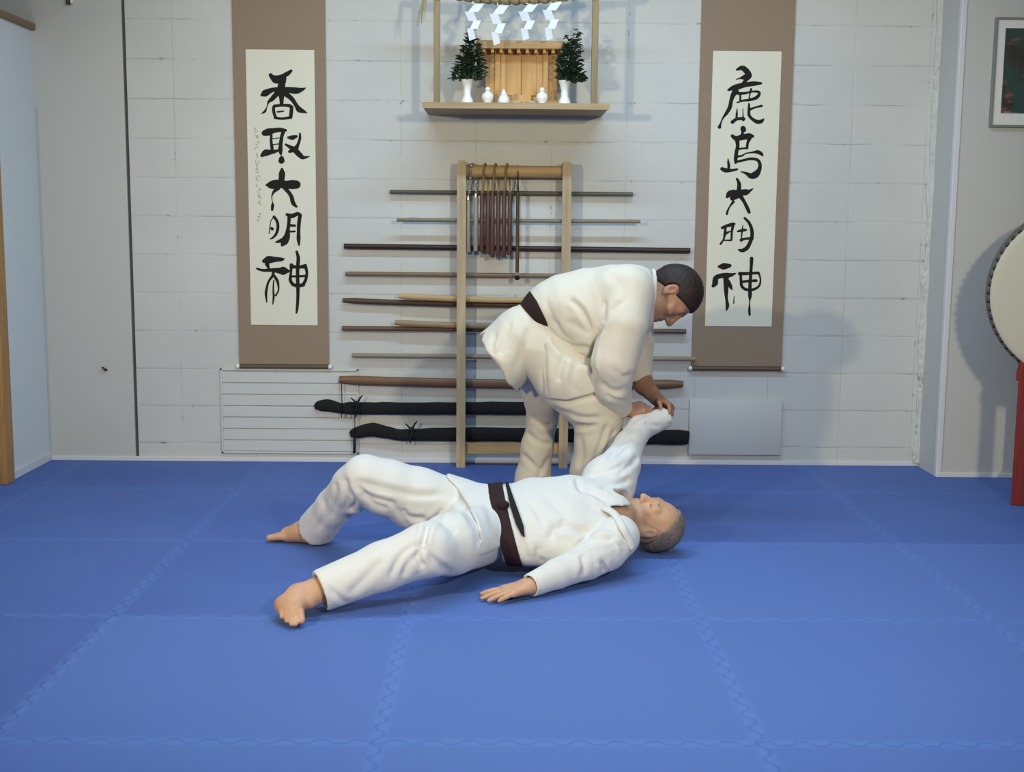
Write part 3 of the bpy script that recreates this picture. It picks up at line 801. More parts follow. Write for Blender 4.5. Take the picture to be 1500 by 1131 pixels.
M['bag'] = plain('black_bag_cloth', srgb(34, 34, 36), 0.9, 0.15, 0.2, 50, 0.4)
def bag(path, label, tie, cord):
    """path: (px, py, half-thickness px)"""
    Y = 6.688
    s = spline(path, 6)
    pts = [at(p[0], p[1], Y) for p in s]
    root = thing('sword_bag', pts[len(pts) // 2], label, 'bag', 'black cloth sword bags')
    mb = MB().tube(pts, [p[2] / 262 for p in s], 16, (0, 1, 0), 0.42)
    for v in mb.bm.verts:
        v.co.z += 0.003 * noise.noise(v.co * 22.0)
    mb.make('bag', M['bag'], root, smooth=True)
    tx, ty = tie
    t = at(tx, ty, Y - 0.03)
    k = MB().ball(t, 0.018, 1, 0.6, 0.9)
    for dx, dz in ((0.03, 0.05), (-0.035, 0.035), (0.02, -0.06), (-0.01, -0.075)):
        k.tube([t, t + Vector((dx * .6, -0.005, dz * .7)), t + Vector((dx, 0.0, dz))], [0.006, 0.005, 0.003], 6)
    k.make('tie', M['bag'], root, smooth=True)
    for (x, y0, y1, r) in cord:
        MB().tube([at(x, y0, Y - 0.018), at(x + 0.4, (y0 + y1) / 2, Y - 0.019), at(x, y1, Y - 0.017)], r, 6).make('cord', M['bag'], root, smooth=True)
    z = (pts[len(pts) // 2].z)
    pegs(z + 0.004, path[4][2] / 262)
    return root
bag([(461, 597, 3), (468, 594.5, 7), (482, 594, 9), (500, 598, 7.5), (516, 598, 9), (560, 598, 9), (640, 598.5, 9), (720, 598, 9.5), (800, 598.5, 9.5), (900, 600, 9), (940, 601, 7)],
    'black cloth sword bag, upper of the two on the rack', (523, 592), [(500.5, 562, 612, 0.003), (507, 604, 613, 0.002), (514, 604, 614, 0.002)])
bag([(513, 637, 4), (522, 634, 8), (545, 629.5, 10), (565, 633, 9), (585, 637, 8.5), (605, 637, 9), (680, 636, 10), (760, 636.5, 10), (850, 638, 10), (950, 640, 11), (1000, 641, 11), (1009, 641.5, 9)],
    'black cloth sword bag, lower of the two on the rack', (603, 630), [(519, 640, 664, 0.008), (519.5, 606, 634, 0.0025)])

# nunchaku hung over the top bar, and a short hanging stick
M['stick_red'] = wood('red_brown_stick_wood', srgb(84, 56, 48), 2, 6, 0.2, 0.35)
M['stick_grey'] = wood('grey_stick_wood', srgb(140, 132, 118), 2, 6, 0.15, 0.35)
M['chain'] = plain('steel_chain', srgb(206, 204, 194), 0.2, 0.6, 0.05, 20, 0, 1.0)
M['gold_cord'] = plain('tan_cord', srgb(140, 112, 62), 0.7, 0.2, 0.2, 80)
def nunchaku(px0, px1, top, bot, mat, link, label):
    Y = 6.662 - 0.048
    a0, a1 = at(px0, top[0], Y), at(px1, top[1], Y)
    b0, b1 = at(px0, bot[0], Y), at(px1, bot[1], Y)
    root = thing('nunchaku', ((a0.x + a1.x) / 2, Y, a0.z), label, 'nunchaku', 'nunchaku hung on the rack bar')
    for p, q in ((a0, b0), (a1, b1)):
        q = Vector((p.x, p.y, q.z))
        s = MB().tube([q, q + Vector((0, 0, 0.006)), p - Vector((0, 0, 0.01)), p], [0.011, 0.0135, 0.011, 0.008], 12).make('stick', mat, root, smooth=True, auto=50)
        if link is M['chain']:
            MB().lathe(p - Vector((0, 0, 0.012)), [(0.0125, 0), (0.0125, 0.02), (0.006, 0.026)], 12).make('ferrule', link, s, smooth=True, auto=40)
    # the link goes up, over the bar and down again
    R = 0.033 + 0.007
    xm = (a0.x + a1.x) / 2
    path = [a0, Vector((a0.x * .6 + xm * .4, Y, a0.z * .5 + zb_ * .5))]
    for k in range(9):
        th = math.pi * k / 8
        path.append(Vector((a0.x * .5 + xm * .5 + (a1.x - a0.x) * .5 * k / 8, 6.655 - R * math.cos(th) * 1.0, zb_ + R * math.sin(th))))
    path += [Vector((a1.x, 6.655 + R, zb_ - 0.02)), Vector((a1.x, 6.645, zb_ - 0.062)), Vector((a1.x, Y, a1.z))]
    if link is M['chain']:
        mb = MB()
        ps = [Vector(p) for p in spline([tuple(p) for p in path], 4)]
        acc = 0; last = ps[0]; k = 0
        for p in ps[1:]:
            acc += (p - last).length; last = p
            if acc > 0.011:
                acc = 0; k += 1
                mb.ring(p, 0.007, 0.0024, (1, 0, 0.2) if k % 2 else (0, 1, 0.2), 12, 6)
        mb.make('chain', link, root, smooth=True)
    else:
        MB().tube(spline([tuple(p) for p in path], 4), 0.006, 8).make('cord', link, root, smooth=True)
nunchaku(686, 697, (290, 286), (370, 368), M['stick_grey'], M['chain'], 'grey nunchaku on a bright steel chain, nearest the left upright')
nunchaku(706, 715, (284, 281), (369, 372), M['stick_red'], M['gold_cord'], 'red brown corded nunchaku next to the grey steel-chained pair')
nunchaku(721.5, 730, (281, 281), (377, 375), M['stick_red'], M['gold_cord'], 'red brown corded nunchaku hanging lowest, in the middle of the bunch')
nunchaku(738.5, 747, (281, 282), (376, 374), M['stick_red'], M['gold_cord'], 'red brown corded nunchaku nearest the dark hanging stick')
p, q = at(758.5, 281, 6.60), at(757.5, 410, 6.60)
hs = thing('hanging_stick', (p.x, 6.60, q.z), 'slim dark stick hanging upright beside the nunchaku', 'stick')
M['dark_stick'] = wood('dark_stick_wood', srgb(70, 58, 46), 2)
MB().tube([q + Vector((0, 0, 0.04)), p], 0.010, 12).make('shaft', M['dark_stick'], hs, smooth=True, auto=50)
MB().tube([q + Vector((0, 0, 0.024)), q + Vector((0, 0, 0.04))], 0.006, 8).make('neck', M['rack_h'], hs, smooth=True)
MB().ball(q + Vector((0, 0, 0.012)), 0.014).make('knob', M['ink'], hs, smooth=True)
MB().tube([p, p + Vector((0, 0.02, 0.03)), Vector((p.x, 6.655 - 0.036, zb_)), Vector((p.x, 6.655, zb_ + 0.036)), Vector((p.x, 6.655 + 0.036, zb_)), p + Vector((0.004, 0.025, 0.0)), p], 0.0025, 6).make('cord', M['ink'], hs, smooth=True)

# ------------------------------------------------------------------ smooth-blended volumes for bodies and cloth
def J(px, py, Y):
    return np.array(at(px, py, Y))
def V3(*a):
    return np.array(a, dtype=float)
def unit(v):
    v = np.asarray(v, float)
    return v / np.linalg.norm(v)

class Vol:
    def __init__(self, lo, hi, h, bg=0.07):
        self.lo = np.array(lo, float); self.h = h; self.bg = bg
        self.n = np.ceil((np.array(hi, float) - self.lo) / h).astype(int) + 1
        self.D = np.full(self.n, bg, dtype=np.float32)
        self.ax = [self.lo[i] + h * np.arange(self.n[i]) for i in range(3)]
    def like(self):
        o = object.__new__(Vol)
        o.lo, o.h, o.bg, o.n, o.ax = self.lo, self.h, self.bg, self.n, self.ax
        o.D = np.full(self.n, self.bg, dtype=np.float32)
        return o
    def block(self, lo, hi):
        i0 = np.maximum(np.floor((np.asarray(lo) - self.lo) / self.h).astype(int), 0)
        i1 = np.minimum(np.ceil((np.asarray(hi) - self.lo) / self.h).astype(int) + 1, self.n)
        if np.any(i1 <= i0): return None
        sl = tuple(slice(a, b) for a, b in zip(i0, i1))
        X = self.ax[0][sl[0]][:, None, None]; Y = self.ax[1][sl[1]][None, :, None]; Z = self.ax[2][sl[2]][None, None, :]
        return sl, (X, Y, Z)
    def put(self, d, sl, k):
        a = self.D[sl]
        d = d.astype(np.float32)
        if k > 0:
            h = np.maximum(k - np.abs(a - d), 0) / k
            self.D[sl] = np.minimum(a, d) - h * h * k * 0.25
        else:
            self.D[sl] = np.minimum(a, d)
    def cut(self, d, sl, k=0.0):
        a = self.D[sl]; d = -d.astype(np.float32)
        if k > 0:
            h = np.maximum(k - np.abs(a - d), 0) / k
            self.D[sl] = np.maximum(a, d) + h * h * k * 0.25
        else:
            self.D[sl] = np.maximum(a, d)
    # primitives -----------------------------------------------------
    @staticmethod
    def d_cone(P, a, b, ra, rb, u=None, s=1.0):
        ab = b - a
        q = [P[i] - a[i] for i in range(3)]
        if u is not None:
            f = 1.0 / s - 1.0
            c = (q[0] * u[0] + q[1] * u[1] + q[2] * u[2]) * f
            q = [q[i] + c * u[i] for i in range(3)]
            cu = ab.dot(u) * f
            ab = ab + cu * u
        L = ab.dot(ab) + 1e-12
        t = np.clip((q[0] * ab[0] + q[1] * ab[1] + q[2] * ab[2]) / L, 0, 1)
        dd = np.sqrt((q[0] - t * ab[0]) ** 2 + (q[1] - t * ab[1]) ** 2 + (q[2] - t * ab[2]) ** 2)
        return dd - (ra + (rb - ra) * t)
    def cone(self, a, b, ra, rb, k=0.02, u=None, s=1.0, op='add'):
        a, b = np.asarray(a, float), np.asarray(b, float)
        m = max(ra, rb) * max(1.0, s) + self.bg
        blk = self.block(np.minimum(a, b) - m, np.maximum(a, b) + m)
        if blk is None: return
        sl, P = blk
        d = self.d_cone(P, a, b, ra, rb, None if u is None else unit(u), s)
        (self.put if op == 'add' else self.cut)(d, sl, k)
    def chain(self, pts, k=0.02, u=None, s=1.0, op='add'):
        for p, q in zip(pts, pts[1:]):
            self.cone(p[0], q[0], p[1], q[1], k, u, s, op)
    def ball(self, c, r, k=0.01, op='add'):
        self.cone(c, np.asarray(c) + 1e-5, r, r, k, op=op)
    def ell(self, c, axes, rad, k=0.01, op='add'):
        c = np.asarray(c, float)
        m = max(rad) + self.bg
        blk = self.block(c - m, c + m)
        if blk is None: return
        sl, P = blk
        q = [P[i] - c[i] for i in range(3)]
        k0 = 0; k1 = 0
        for a, r in zip(axes, rad):
            t = q[0] * a[0] + q[1] * a[1] + q[2] * a[2]
            k0 = k0 + (t / r) ** 2; k1 = k1 + (t / r ** 2) ** 2
        k0 = np.sqrt(k0); k1 = np.sqrt(k1) + 1e-9
        (self.put if op == 'add' else self.cut)(k0 * (k0 - 1) / k1, sl, k)
    def grid(self):
        return self.ax[0][:, None, None], self.ax[1][None, :, None], self.ax[2][None, None, :]
    def keep(self, n, p, k=0.004):
        """keep the half space on the -n side of point p"""
        X, Y, Z = self.grid(); n = unit(n)
        d = (X - p[0]) * n[0] + (Y - p[1]) * n[1] + (Z - p[2]) * n[2]
        self.cut(-d, (slice(None),) * 3, k)
    def poly(self, pts, scale):
        """signed distance (m) to a photo-space polygon, as a prism along the sight lines"""
        X, Y, Z = self.grid()
        R = _RI
        c = np.array(CAM)
        qx = (X - c[0]) * R[0, 0] + (Y - c[1]) * R[0, 1] + (Z - c[2]) * R[0, 2]
        qy = (X - c[0]) * R[1, 0] + (Y - c[1]) * R[1, 1] + (Z - c[2]) * R[1, 2]
        qz = (X - c[0]) * R[2, 0] + (Y - c[1]) * R[2, 1] + (Z - c[2]) * R[2, 2]
        px = (CX - FPX * qx / qz).astype(np.float32); py = (CY + FPX * qy / qz).astype(np.float32)
        best = np.full(px.shape, 1e9, np.float32); inside = np.zeros(px.shape, bool)
        n = len(pts)
        for i in range(n):
            ax_, ay = pts[i]; bx, by = pts[(i + 1) % n]
            ex, ey = bx - ax_, by - ay
            t = np.clip(((px - ax_) * ex + (py - ay) * ey) / (ex * ex + ey * ey), 0, 1)
            best = np.minimum(best, (px - ax_ - t * ex) ** 2 + (py - ay - t * ey) ** 2)
            if ay != by:
                inside ^= ((ay > py) != (by > py)) & (px < (bx - ax_) * (py - ay) / (by - ay) + ax_)
        d = np.sqrt(best) / scale
        return np.where(inside, -d, d)
    # surface --------------------------------------------------------
    def mesh(self, name, smooth=2):
        D = self.D; h = self.h
        S = (D < 0).astype(np.uint8)
        c = np.zeros(tuple(np.array(D.shape) - 1), np.uint8)
        for i in (0, 1):
            for j in (0, 1):
                for k in (0, 1):
                    c += S[i:D.shape[0] - 1 + i, j:D.shape[1] - 1 + j, k:D.shape[2] - 1 + k]
        act = (c > 0) & (c < 8)
        I = np.argwhere(act)
        idx = np.full(act.shape, -1, np.int64); idx[act] = np.arange(len(I))
        acc = np.zeros((len(I), 3)); cnt = np.zeros(len(I))
        corners = [(i, j, k) for i in (0, 1) for j in (0, 1) for k in (0, 1)]
        val = {cc: D[I[:, 0] + cc[0], I[:, 1] + cc[1], I[:, 2] + cc[2]].astype(float) for cc in corners}
        for a in corners:
            for ax_ in range(3):
                if a[ax_] == 0:
                    b = list(a); b[ax_] = 1; b = tuple(b)
                    va, vb = val[a], val[b]
                    x = (va < 0) != (vb < 0)
                    t = np.where(x, va / (va - vb + 1e-20), 0)
                    p = np.repeat(np.array(a, float)[None], len(I), 0); p[:, ax_] += t
                    acc[x] += p[x]; cnt[x] += 1
        co = self.lo + h * (I + acc / cnt[:, None])
        F = []
        for ax_ in range(3):
            o1, o2 = (ax_ + 1) % 3, (ax_ + 2) % 3
            s0 = [slice(None)] * 3; s1 = [slice(None)] * 3
            s0[ax_] = slice(0, -1); s1[ax_] = slice(1, None)
            A = S[tuple(s0)]; B = S[tuple(s1)]
            E = np.argwhere(A != B)
            E = E[(E[:, o1] > 0) & (E[:, o2] > 0) & (E[:, o1] < D.shape[o1] - 1) & (E[:, o2] < D.shape[o2] - 1)]
            sgn = A[E[:, 0], E[:, 1], E[:, 2]] == 1
            def cell(d1, d2):
                q = E.copy(); q[:, o1] += d1; q[:, o2] += d2
                return idx[q[:, 0], q[:, 1], q[:, 2]]
            q = np.stack([cell(-1, -1), cell(0, -1), cell(0, 0), cell(-1, 0)], 1)
            q[~sgn] = q[~sgn][:, ::-1]
            F.append(q)
        F = np.concatenate(F); F = F[(F >= 0).all(1)]
        # light Laplacian smoothing along the quads
        e = np.concatenate([F[:, [0, 1]], F[:, [1, 2]], F[:, [2, 3]], F[:, [3, 0]]])
        for it in range(smooth):
            for lam in (0.55, -0.45 if it < smooth - 1 else 0.0):
                if lam == 0.0: continue
                s = np.zeros_like(co); m = np.zeros(len(co))
                np.add.at(s, e[:, 0], co[e[:, 1]]); np.add.at(m, e[:, 0], 1)
                np.add.at(s, e[:, 1], co[e[:, 0]]); np.add.at(m, e[:, 1], 1)
                co = co + lam * (s / np.maximum(m, 1)[:, None] - co)
        return co, F

def normals(co, F):
    n = np.cross(co[F[:, 2]] - co[F[:, 0]], co[F[:, 3]] - co[F[:, 1]])
    N = np.zeros_like(co)
    for k in range(4):
        np.add.at(N, F[:, k], n)
    return N / (np.linalg.norm(N, axis=1, keepdims=True) + 1e-12)

def creases(co, F, lines, scale):
    """fold lines drawn over the cloth: (polyline px, half-width px, depth m); ridge beside each valley"""
    N = normals(co, F)
    view = np.array(CAM) - co
    view /= np.linalg.norm(view, axis=1, keepdims=True)
    face = np.clip(((N * view).sum(1) - 0.02) / 0.35, 0, 1)
    px, py = project(co)
    disp = np.zeros(len(co))
    for pts, w, dep in lines:
        q = np.array([p[:2] for p in spline([(a[0], a[1], 0) for a in pts], 5)]) if len(pts) > 2 else np.array(pts, float)
        m = (px > q[:, 0].min() - 4 * w) & (px < q[:, 0].max() + 4 * w) & (py > q[:, 1].min() - 4 * w) & (py < q[:, 1].max() + 4 * w)
        if not m.any(): continue
        X, Y = px[m], py[m]
        best = np.full(X.shape, 1e9); T = np.zeros(X.shape); side = np.zeros(X.shape)
        n = len(q) - 1
        for i in range(n):
            ex, ey = q[i + 1] - q[i]
            t = np.clip(((X - q[i, 0]) * ex + (Y - q[i, 1]) * ey) / (ex * ex + ey * ey + 1e-9), 0, 1)
            d = np.hypot(X - q[i, 0] - t * ex, Y - q[i, 1] - t * ey)
            b = d < best
            best[b] = d[b]; T[b] = ((i + t) / n)[b]
        r = best / w
        prof = -np.exp(-r ** 2) + 0.30 * np.exp(-((r - 2.1) / 1.1) ** 2)
        taper = np.clip(np.minimum(T, 1 - T) * 5 + 0.25, 0, 1)
        disp[m] += dep * prof * taper
    return co + N * (disp * face)[:, None]

def wrinkle(co, F, amp, sc, seed=0.0, stretch=(1, 1, 1)):
    N = normals(co, F)
    out = np.empty(len(co))
    for i, p in enumerate(co):
        q = Vector((p[0] * stretch[0] * sc + seed, p[1] * stretch[1] * sc, p[2] * stretch[2] * sc - seed))
        v = noise.noise(q)
        out[i] = (1 - abs(v) * 2.2) * 0.6 + 0.5 * noise.noise(q * 0.45)
    return co + N * (out * amp)[:, None]

def to_object(name, co, F, mat, parent):
    me = bpy.data.meshes.new(name)
    me.vertices.add(len(co)); me.vertices.foreach_set('co', co.astype(np.float32).ravel())
    me.loops.add(F.size); me.loops.foreach_set('vertex_index', F.astype(np.int32).ravel())
    me.polygons.add(len(F))
    me.polygons.foreach_set('loop_start', np.arange(0, F.size, 4, dtype=np.int32))
    me.polygons.foreach_set('loop_total', np.full(len(F), 4, np.int32))
    me.update(calc_edges=True)
    me.validate()
    return link_mesh(name, me, mat, parent, True)

# ------------------------------------------------------------------ anatomy
def head(v, o, U, F, s=1.0):
    """head grown into a body volume: o origin, U up, F forward; returns a local-to-world function"""
    U = unit(U); F = unit(np.asarray(F, float) - U * np.dot(F, U)); R = np.cross(F, U)
    W = lambda r, f, u: np.asarray(o) + s * (R * r + F * f + U * u)
    ax_ = (R, F, U)
    E = lambda c, rad, k, op='add': v.ell(W(*c), ax_, [x * s for x in rad], k * s, op)
    C = lambda a, b, ra, rb, k, op='add': v.cone(W(*a), W(*b), ra * s, rb * s, k * s, op=op)
    E((0, -0.012, 0.030), (0.076, 0.096, 0.086), 0.02)
    E((0, 0.034, -0.030), (0.061, 0.058, 0.085), 0.03)
    E((0, 0.030, -0.078), (0.050, 0.052, 0.038), 0.03)
    E((0, 0.072, -0.104), (0.022, 0.020, 0.018), 0.025)
    C((-0.036, 0.074, 0.020), (0.036, 0.074, 0.020), 0.015, 0.015, 0.015)
    for sg in (-1, 1):
        E((sg * 0.043, 0.060, -0.024), (0.022, 0.024, 0.020), 0.02)
        E((sg * 0.033, 0.100, 0.000), (0.017, 0.016, 0.012), 0.014, 'sub')
        E((sg * 0.032, 0.078, 0.000), (0.015, 0.013, 0.011), 0.006)
        C((sg * 0.046, 0.081, 0.001), (sg * 0.019, 0.086, 0.000), 0.0022, 0.0022, 0.003, 'sub')
    C((0, 0.086, 0.012), (0, 0.111, -0.034), 0.009, 0.0125, 0.012)
    for sg in (-1, 1):
        E((sg * 0.0125, 0.099, -0.038), (0.010, 0.012, 0.009), 0.007)
        E((sg * 0.007, 0.106, -0.048), (0.004, 0.006, 0.004), 0.004, 'sub')
    C((-0.019, 0.083, -0.066), (0.019, 0.083, -0.066), 0.0085, 0.0085, 0.010)
    C((-0.016, 0.083, -0.080), (0.016, 0.083, -0.080), 0.0085, 0.0085, 0.010)
    C((-0.023, 0.091, -0.073), (0.023, 0.091, -0.073), 0.0026, 0.0026, 0.005, 'sub')
    for sg in (-1, 1):
        E((sg * 0.077, -0.006, -0.006), (0.013, 0.019, 0.031), 0.006)
        E((sg * 0.088, -0.001, -0.002), (0.007, 0.010, 0.017), 0.006, 'sub')
        E((sg * 0.077, 0.004, -0.034), (0.008, 0.009, 0.010), 0.008)
    return W

def hair_piece(name, W, s, U, F, slope, off, mat, parent, thick=0.010, seed=0.0):
    U = unit(U); F = unit(np.asarray(F, float) - U * np.dot(F, U)); R = np.cross(F, U)
    c = W(0, -0.012, 0.030)
    v = Vol(c - 0.16, c + 0.16, 0.004)
    v.ell(c, (R, F, U), [(0.076 + thick) * s, (0.096 + thick) * s, (0.086 + thick) * s], 0.0)
    v.cone(W(0, -0.055, -0.01), W(0, -0.058, -0.055), (0.058 + thick * .5) * s, 0.046 * s, 0.03 * s)
    X, Y, Z = v.grid()
    o = W(0, 0, 0)
    f = ((X - o[0]) * F[0] + (Y - o[1]) * F[1] + (Z - o[2]) * F[2]) / s
    u = ((X - o[0]) * U[0] + (Y - o[1]) * U[1] + (Z - o[2]) * U[2]) / s
    r = ((X - o[0]) * R[0] + (Y - o[1]) * R[1] + (Z - o[2]) * R[2]) / s
    d = (off + slope * f - u) / math.hypot(1, slope) * s
    v.cut(-d.astype(np.float32), (slice(None),) * 3, 0.010)
    for sg in (-1, 1):   # round the ears
        v.ell(W(sg * 0.084, -0.004, -0.010), (R, F, U), [0.03 * s, 0.026 * s, 0.036 * s], 0.006, 'sub')
    v.D[:2] = v.D[-2:] = 0.05
    co, Fq = v.mesh(name)
    N = normals(co, Fq)
    k = np.array([noise.noise(Vector((p[0] * 60 + seed, p[1] * 60, p[2] * 60))) + 0.6 * noise.noise(Vector((p[0] * 140, p[1] * 140, p[2] * 140 + seed))) for p in co])
    co = co + N * (k * 0.0012)[:, None]
    return to_object(name, co, Fq, mat, parent)

def hand(v, wrist, d, palm, thumb, curl, s=1.0, tcurl=0.5, spread=0.0, wr=0.027):
    """d wrist->knuckles, palm normal, thumb side; curl = bend (rad) of the three joints per finger, index first"""
    d = unit(d); palm = unit(np.asarray(palm, float) - d * np.dot(palm, d)); t = np.cross(d, palm)
    if np.dot(t, thumb) < 0: t = -t
    w = np.asarray(wrist, float)
    across = (0.030, 0.010, -0.010, -0.029)
    length = (0.071, 0.079, 0.073, 0.058)
    reach = (0.090, 0.093, 0.088, 0.080)
    for i in range(4):
        base = w + s * (d * reach[i] + t * across[i] - palm * 0.002)
        v.cone(w + s * (d * 0.012 + t * across[i] * 0.55), base, 0.016 * s, 0.0125 * s, 0.016 * s)
        q, ang = base, 0.0
        for j, fr in enumerate((0.46, 0.30, 0.24)):
            ang += curl[i][j]
            dr = (d + t * spread * across[i] * 12) 
            dr = unit(unit(dr) * math.cos(ang) + palm * math.sin(ang))
            e = q + dr * length[i] * fr * s
            ra = (0.0098, 0.0090, 0.0082)[j] * s * (0.88 if i == 3 else 1); rb = (0.0090, 0.0082, 0.0070)[j] * s * (0.88 if i == 3 else 1)
            v.cone(q, e, ra, rb, 0.004 * s)
            q = e
    v.cone(w + s * (d * 0.02 + t * 0.018), w + s * (d * 0.045 + t * 0.034 + palm * 0.012), 0.017 * s, 0.014 * s, 0.014 * s)
    q = w + s * (d * 0.040 + t * 0.036 + palm * 0.012)
    dr = unit(d * 0.75 + t * 0.62 + palm * 0.25)
    for j, L in enumerate((0.038, 0.030)):
        e = q + dr * L * s
        v.cone(q, e, (0.0115, 0.0100)[j] * s, (0.0102, 0.0082)[j] * s, 0.006 * s)
        dr = unit(dr + (palm * 0.6 + d * 0.5 - t * 0.5) * tcurl)
        q = e

def foot(v, ankle, heel, ball, toe, up, s=1.0, curl=0.0):
    """ankle, heel, ball of foot, toe tip positions; up = instep side"""
    a, h, b, tp = [np.asarray(x, float) for x in (ankle, heel, ball, toe)]
    up = unit(up); fw = unit(b - h); sd = unit(np.cross(fw, up))
    v.cone(a, h, 0.034 * s, 0.030 * s, 0.03)
    v.cone(a, (a + b) / 2 + up * 0.004, 0.032 * s, 0.029 * s, 0.03)
    v.cone(h, b, 0.028 * s, 0.024 * s, 0.03, sd, 1.3)
    v.cone((a + b) / 2, b, 0.029 * s, 0.022 * s, 0.03, sd, 1.45)
    td = tp - b
    for i in range(5):
        off = (-0.034, -0.014, 0.003, 0.018, 0.032)[i] * s
        L = (1.0, 1.0, 0.92, 0.82, 0.70)[i]
        r = (0.0125, 0.0092, 0.0088, 0.0084, 0.0082)[i] * s
        q0 = b + sd * off * 0.95 + td * 0.1
        q1 = b + sd * off * 1.05 + td * L
        v.cone(q0, q1, r * 1.1, r, 0.006)

# ------------------------------------------------------------------ cloth, skin and hair
def mat_gi(name, c):
    t = NT(name, 0.85, 0.12)
    v = t.coord()
    k = t.noise(v, 7.0, 3.0)
    t.color(t.mix(k, [x * 0.96 for x in c[:3]] + [1], c))
    w1 = t.n('ShaderNodeTexWave', wave_type='BANDS', bands_direction='DIAGONAL'); t.set(w1.inputs['Vector'], v)
    w1.inputs['Scale'].default_value = 130.0; w1.inputs['Distortion'].default_value = 1.5
    h = t.math('ADD', t.math('MULTIPLY', w1.outputs['Fac'], 0.25), t.noise(v, 45.0, 4.0))
    t.bump(h, 0.22, 0.004)
    t.b.inputs['Sheen Weight'].default_value = 0.15
    return t.m
def mat_skin(name, c, blotch):
    t = NT(name, 0.5, 0.35)
    v = t.coord()
    k = t.ramp(t.noise(v, 16.0, 4.0), 0.35, 0.7)
    t.color(t.mix(k, c, blotch))
    t.b.inputs['Subsurface Weight'].default_value = 0.08
    t.b.inputs['Subsurface Radius'].default_value = (0.02, 0.008, 0.005)
    t.bump(t.noise(v, 120.0, 3.0), 0.12, 0.002)
    return t.m
def mat_hair(name, a, b):
    t = NT(name, 0.6, 0.25)
    v = t.coord()
    k = t.noise(t.scaled(v, (1, 1, 1)), 90.0, 4.0)
    t.color(t.mix(t.ramp(k, 0.35, 0.65), a, b))
    t.bump(k, 0.5, 0.004)
    return t.m
M['gi_white'] = mat_gi('white_cotton', srgb(214, 216, 213))
M['gi_cream'] = mat_gi('cream_white_cotton', srgb(212, 206, 189))
M['belt_cloth'] = plain('black_belt_cloth', srgb(46, 30, 32), 0.8, 0.2, 0.25, 60, 0.3)
M['skin_a'] = mat_skin('skin_young', srgb(168, 128, 102), srgb(152, 110, 86))
M['skin_b'] = mat_skin('skin_old', srgb(196, 158, 128), srgb(184, 142, 112))
M['hair_dark'] = mat_hair('dark_hair', srgb(36, 29, 26), srgb(50, 40, 35))
M['hair_grey'] = mat_hair('grey_hair', srgb(112, 100, 90), srgb(140, 126, 112))
M['eye_white'] = plain('eye_white', srgb(216, 208, 200), 0.2, 0.5, 0.01)

def brow_pair(W, s, mat, body):
    for sg in (-1, 1):
        pts = [W(sg * 0.016, 0.088, 0.022), W(sg * 0.032, 0.088, 0.027), W(sg * 0.048, 0.076, 0.022)]
        MB().tube(spline([tuple(p) for p in pts], 4), [0.003 * s] * 9, 8).make('eyebrow', mat, body, smooth=True)
        a, b = W(sg * 0.045, 0.0835, -0.001), W(sg * 0.020, 0.0875, -0.002)
        MB().tube([a, (a + b) / 2 + (W(0, 0.0055, -0.002) - W(0, 0, 0)), b], 0.0013 * s, 6).make('eyelash', M['hair_dark'], body, smooth=True)

# ================================================================== the bending man
root1 = thing('person', (0.05, 5.45, 0.0), 'dark-haired man in a cream white martial arts uniform, bending to hold the other\'s raised arm', 'person')
p1 = 325.0
r_ = lambda px: px / p1
LY = V3(0, 1, 0)
U1, F1 = unit((0.97, -0.05, 0.20)), unit((0.20, -0.30, -0.93))
H1, S1 = J(985, 432, 5.40), 1.12

b1 = Vol((-0.32, 5.02, -0.02), (1.02, 5.88, 1.22), 0.0045)
W1 = head(b1, H1, U1, F1, S1)
b1.cone(W1(0, -0.030, -0.045), J(938, 436, 5.45), 0.056, 0.066, 0.03)
b1.chain([(J(935, 438, 5.45), r_(30)), (J(880, 455, 5.45), r_(40)), (J(795, 465, 5.45), r_(26)), (J(782, 495, 5.45), r_(34))], 0.03, LY, 1.35)
# near leg and far leg, ankles and feet on the mat
b1.chain([(J(795, 500, 5.36), r_(30)), (J(868, 592, 5.33), r_(22)), (J(873, 640, 5.36), r_(18)), (J(860, 735, 5.42), r_(12))], 0.03)
b1.chain([(J(785, 505, 5.55), r_(28)), (J(797, 595, 5.62), r_(13)), (J(790, 640, 5.65), r_(12)), (J(781, 712, 5.68), r_(10))], 0.03)
A1 = J(860, 735, 5.42); A2 = J(781, 712, 5.68)
for A, dx in ((A1, 1), (A2, 1)):
    foot(b1, V3(A[0], A[1], 0.075), V3(A[0] - 0.045, A[1] + 0.01, 0.030), V3(A[0] + 0.125, A[1] - 0.04, 0.024), V3(A[0] + 0.18, A[1] - 0.055, 0.014), (0, 0, 1))
    b1.cone(A, V3(A[0], A[1], 0.075), 0.036, 0.034, 0.02)
# arms and hands
b1.chain([(J(918, 432, 5.29), r_(22)), (J(897, 533, 5.22), r_(15)), (J(914, 601, 5.33), 0.027)], 0.03)
b1.chain([(J(920, 440, 5.62), r_(22)), (J(928, 520, 5.61), 0.050), (J(944, 564, 5.53), 0.044), (J(962, 585, 5.44), 0.031)], 0.02)
wn, wf = J(914, 601, 5.33), J(962, 583, 5.44)
kn = J(946, 597, 5.33)
hand(b1, wn, kn - wn, (0.1, 0.62, -0.78), (0.2, -1, -0.4), [(0.35, 0.95, 0.8), (0.4, 1.0, 0.8), (0.45, 1.0, 0.8), (0.5, 1.0, 0.8)], 0.95, 0.4)
kf = J(982, 596, 5.38)
hand(b1, wf, kf - wf, (-0.65, -0.1, -0.7), (-0.2, -1, 0.1), [(0.75, 0.45, 0.3), (0.8, 0.5, 0.3), (0.85, 0.5, 0.3), (0.85, 0.55, 0.3)], 1.0, 0.6)
co, Fq = b1.mesh('body', 2)
body1 = to_object('body', co, Fq, M['skin_a'], root1)
del b1
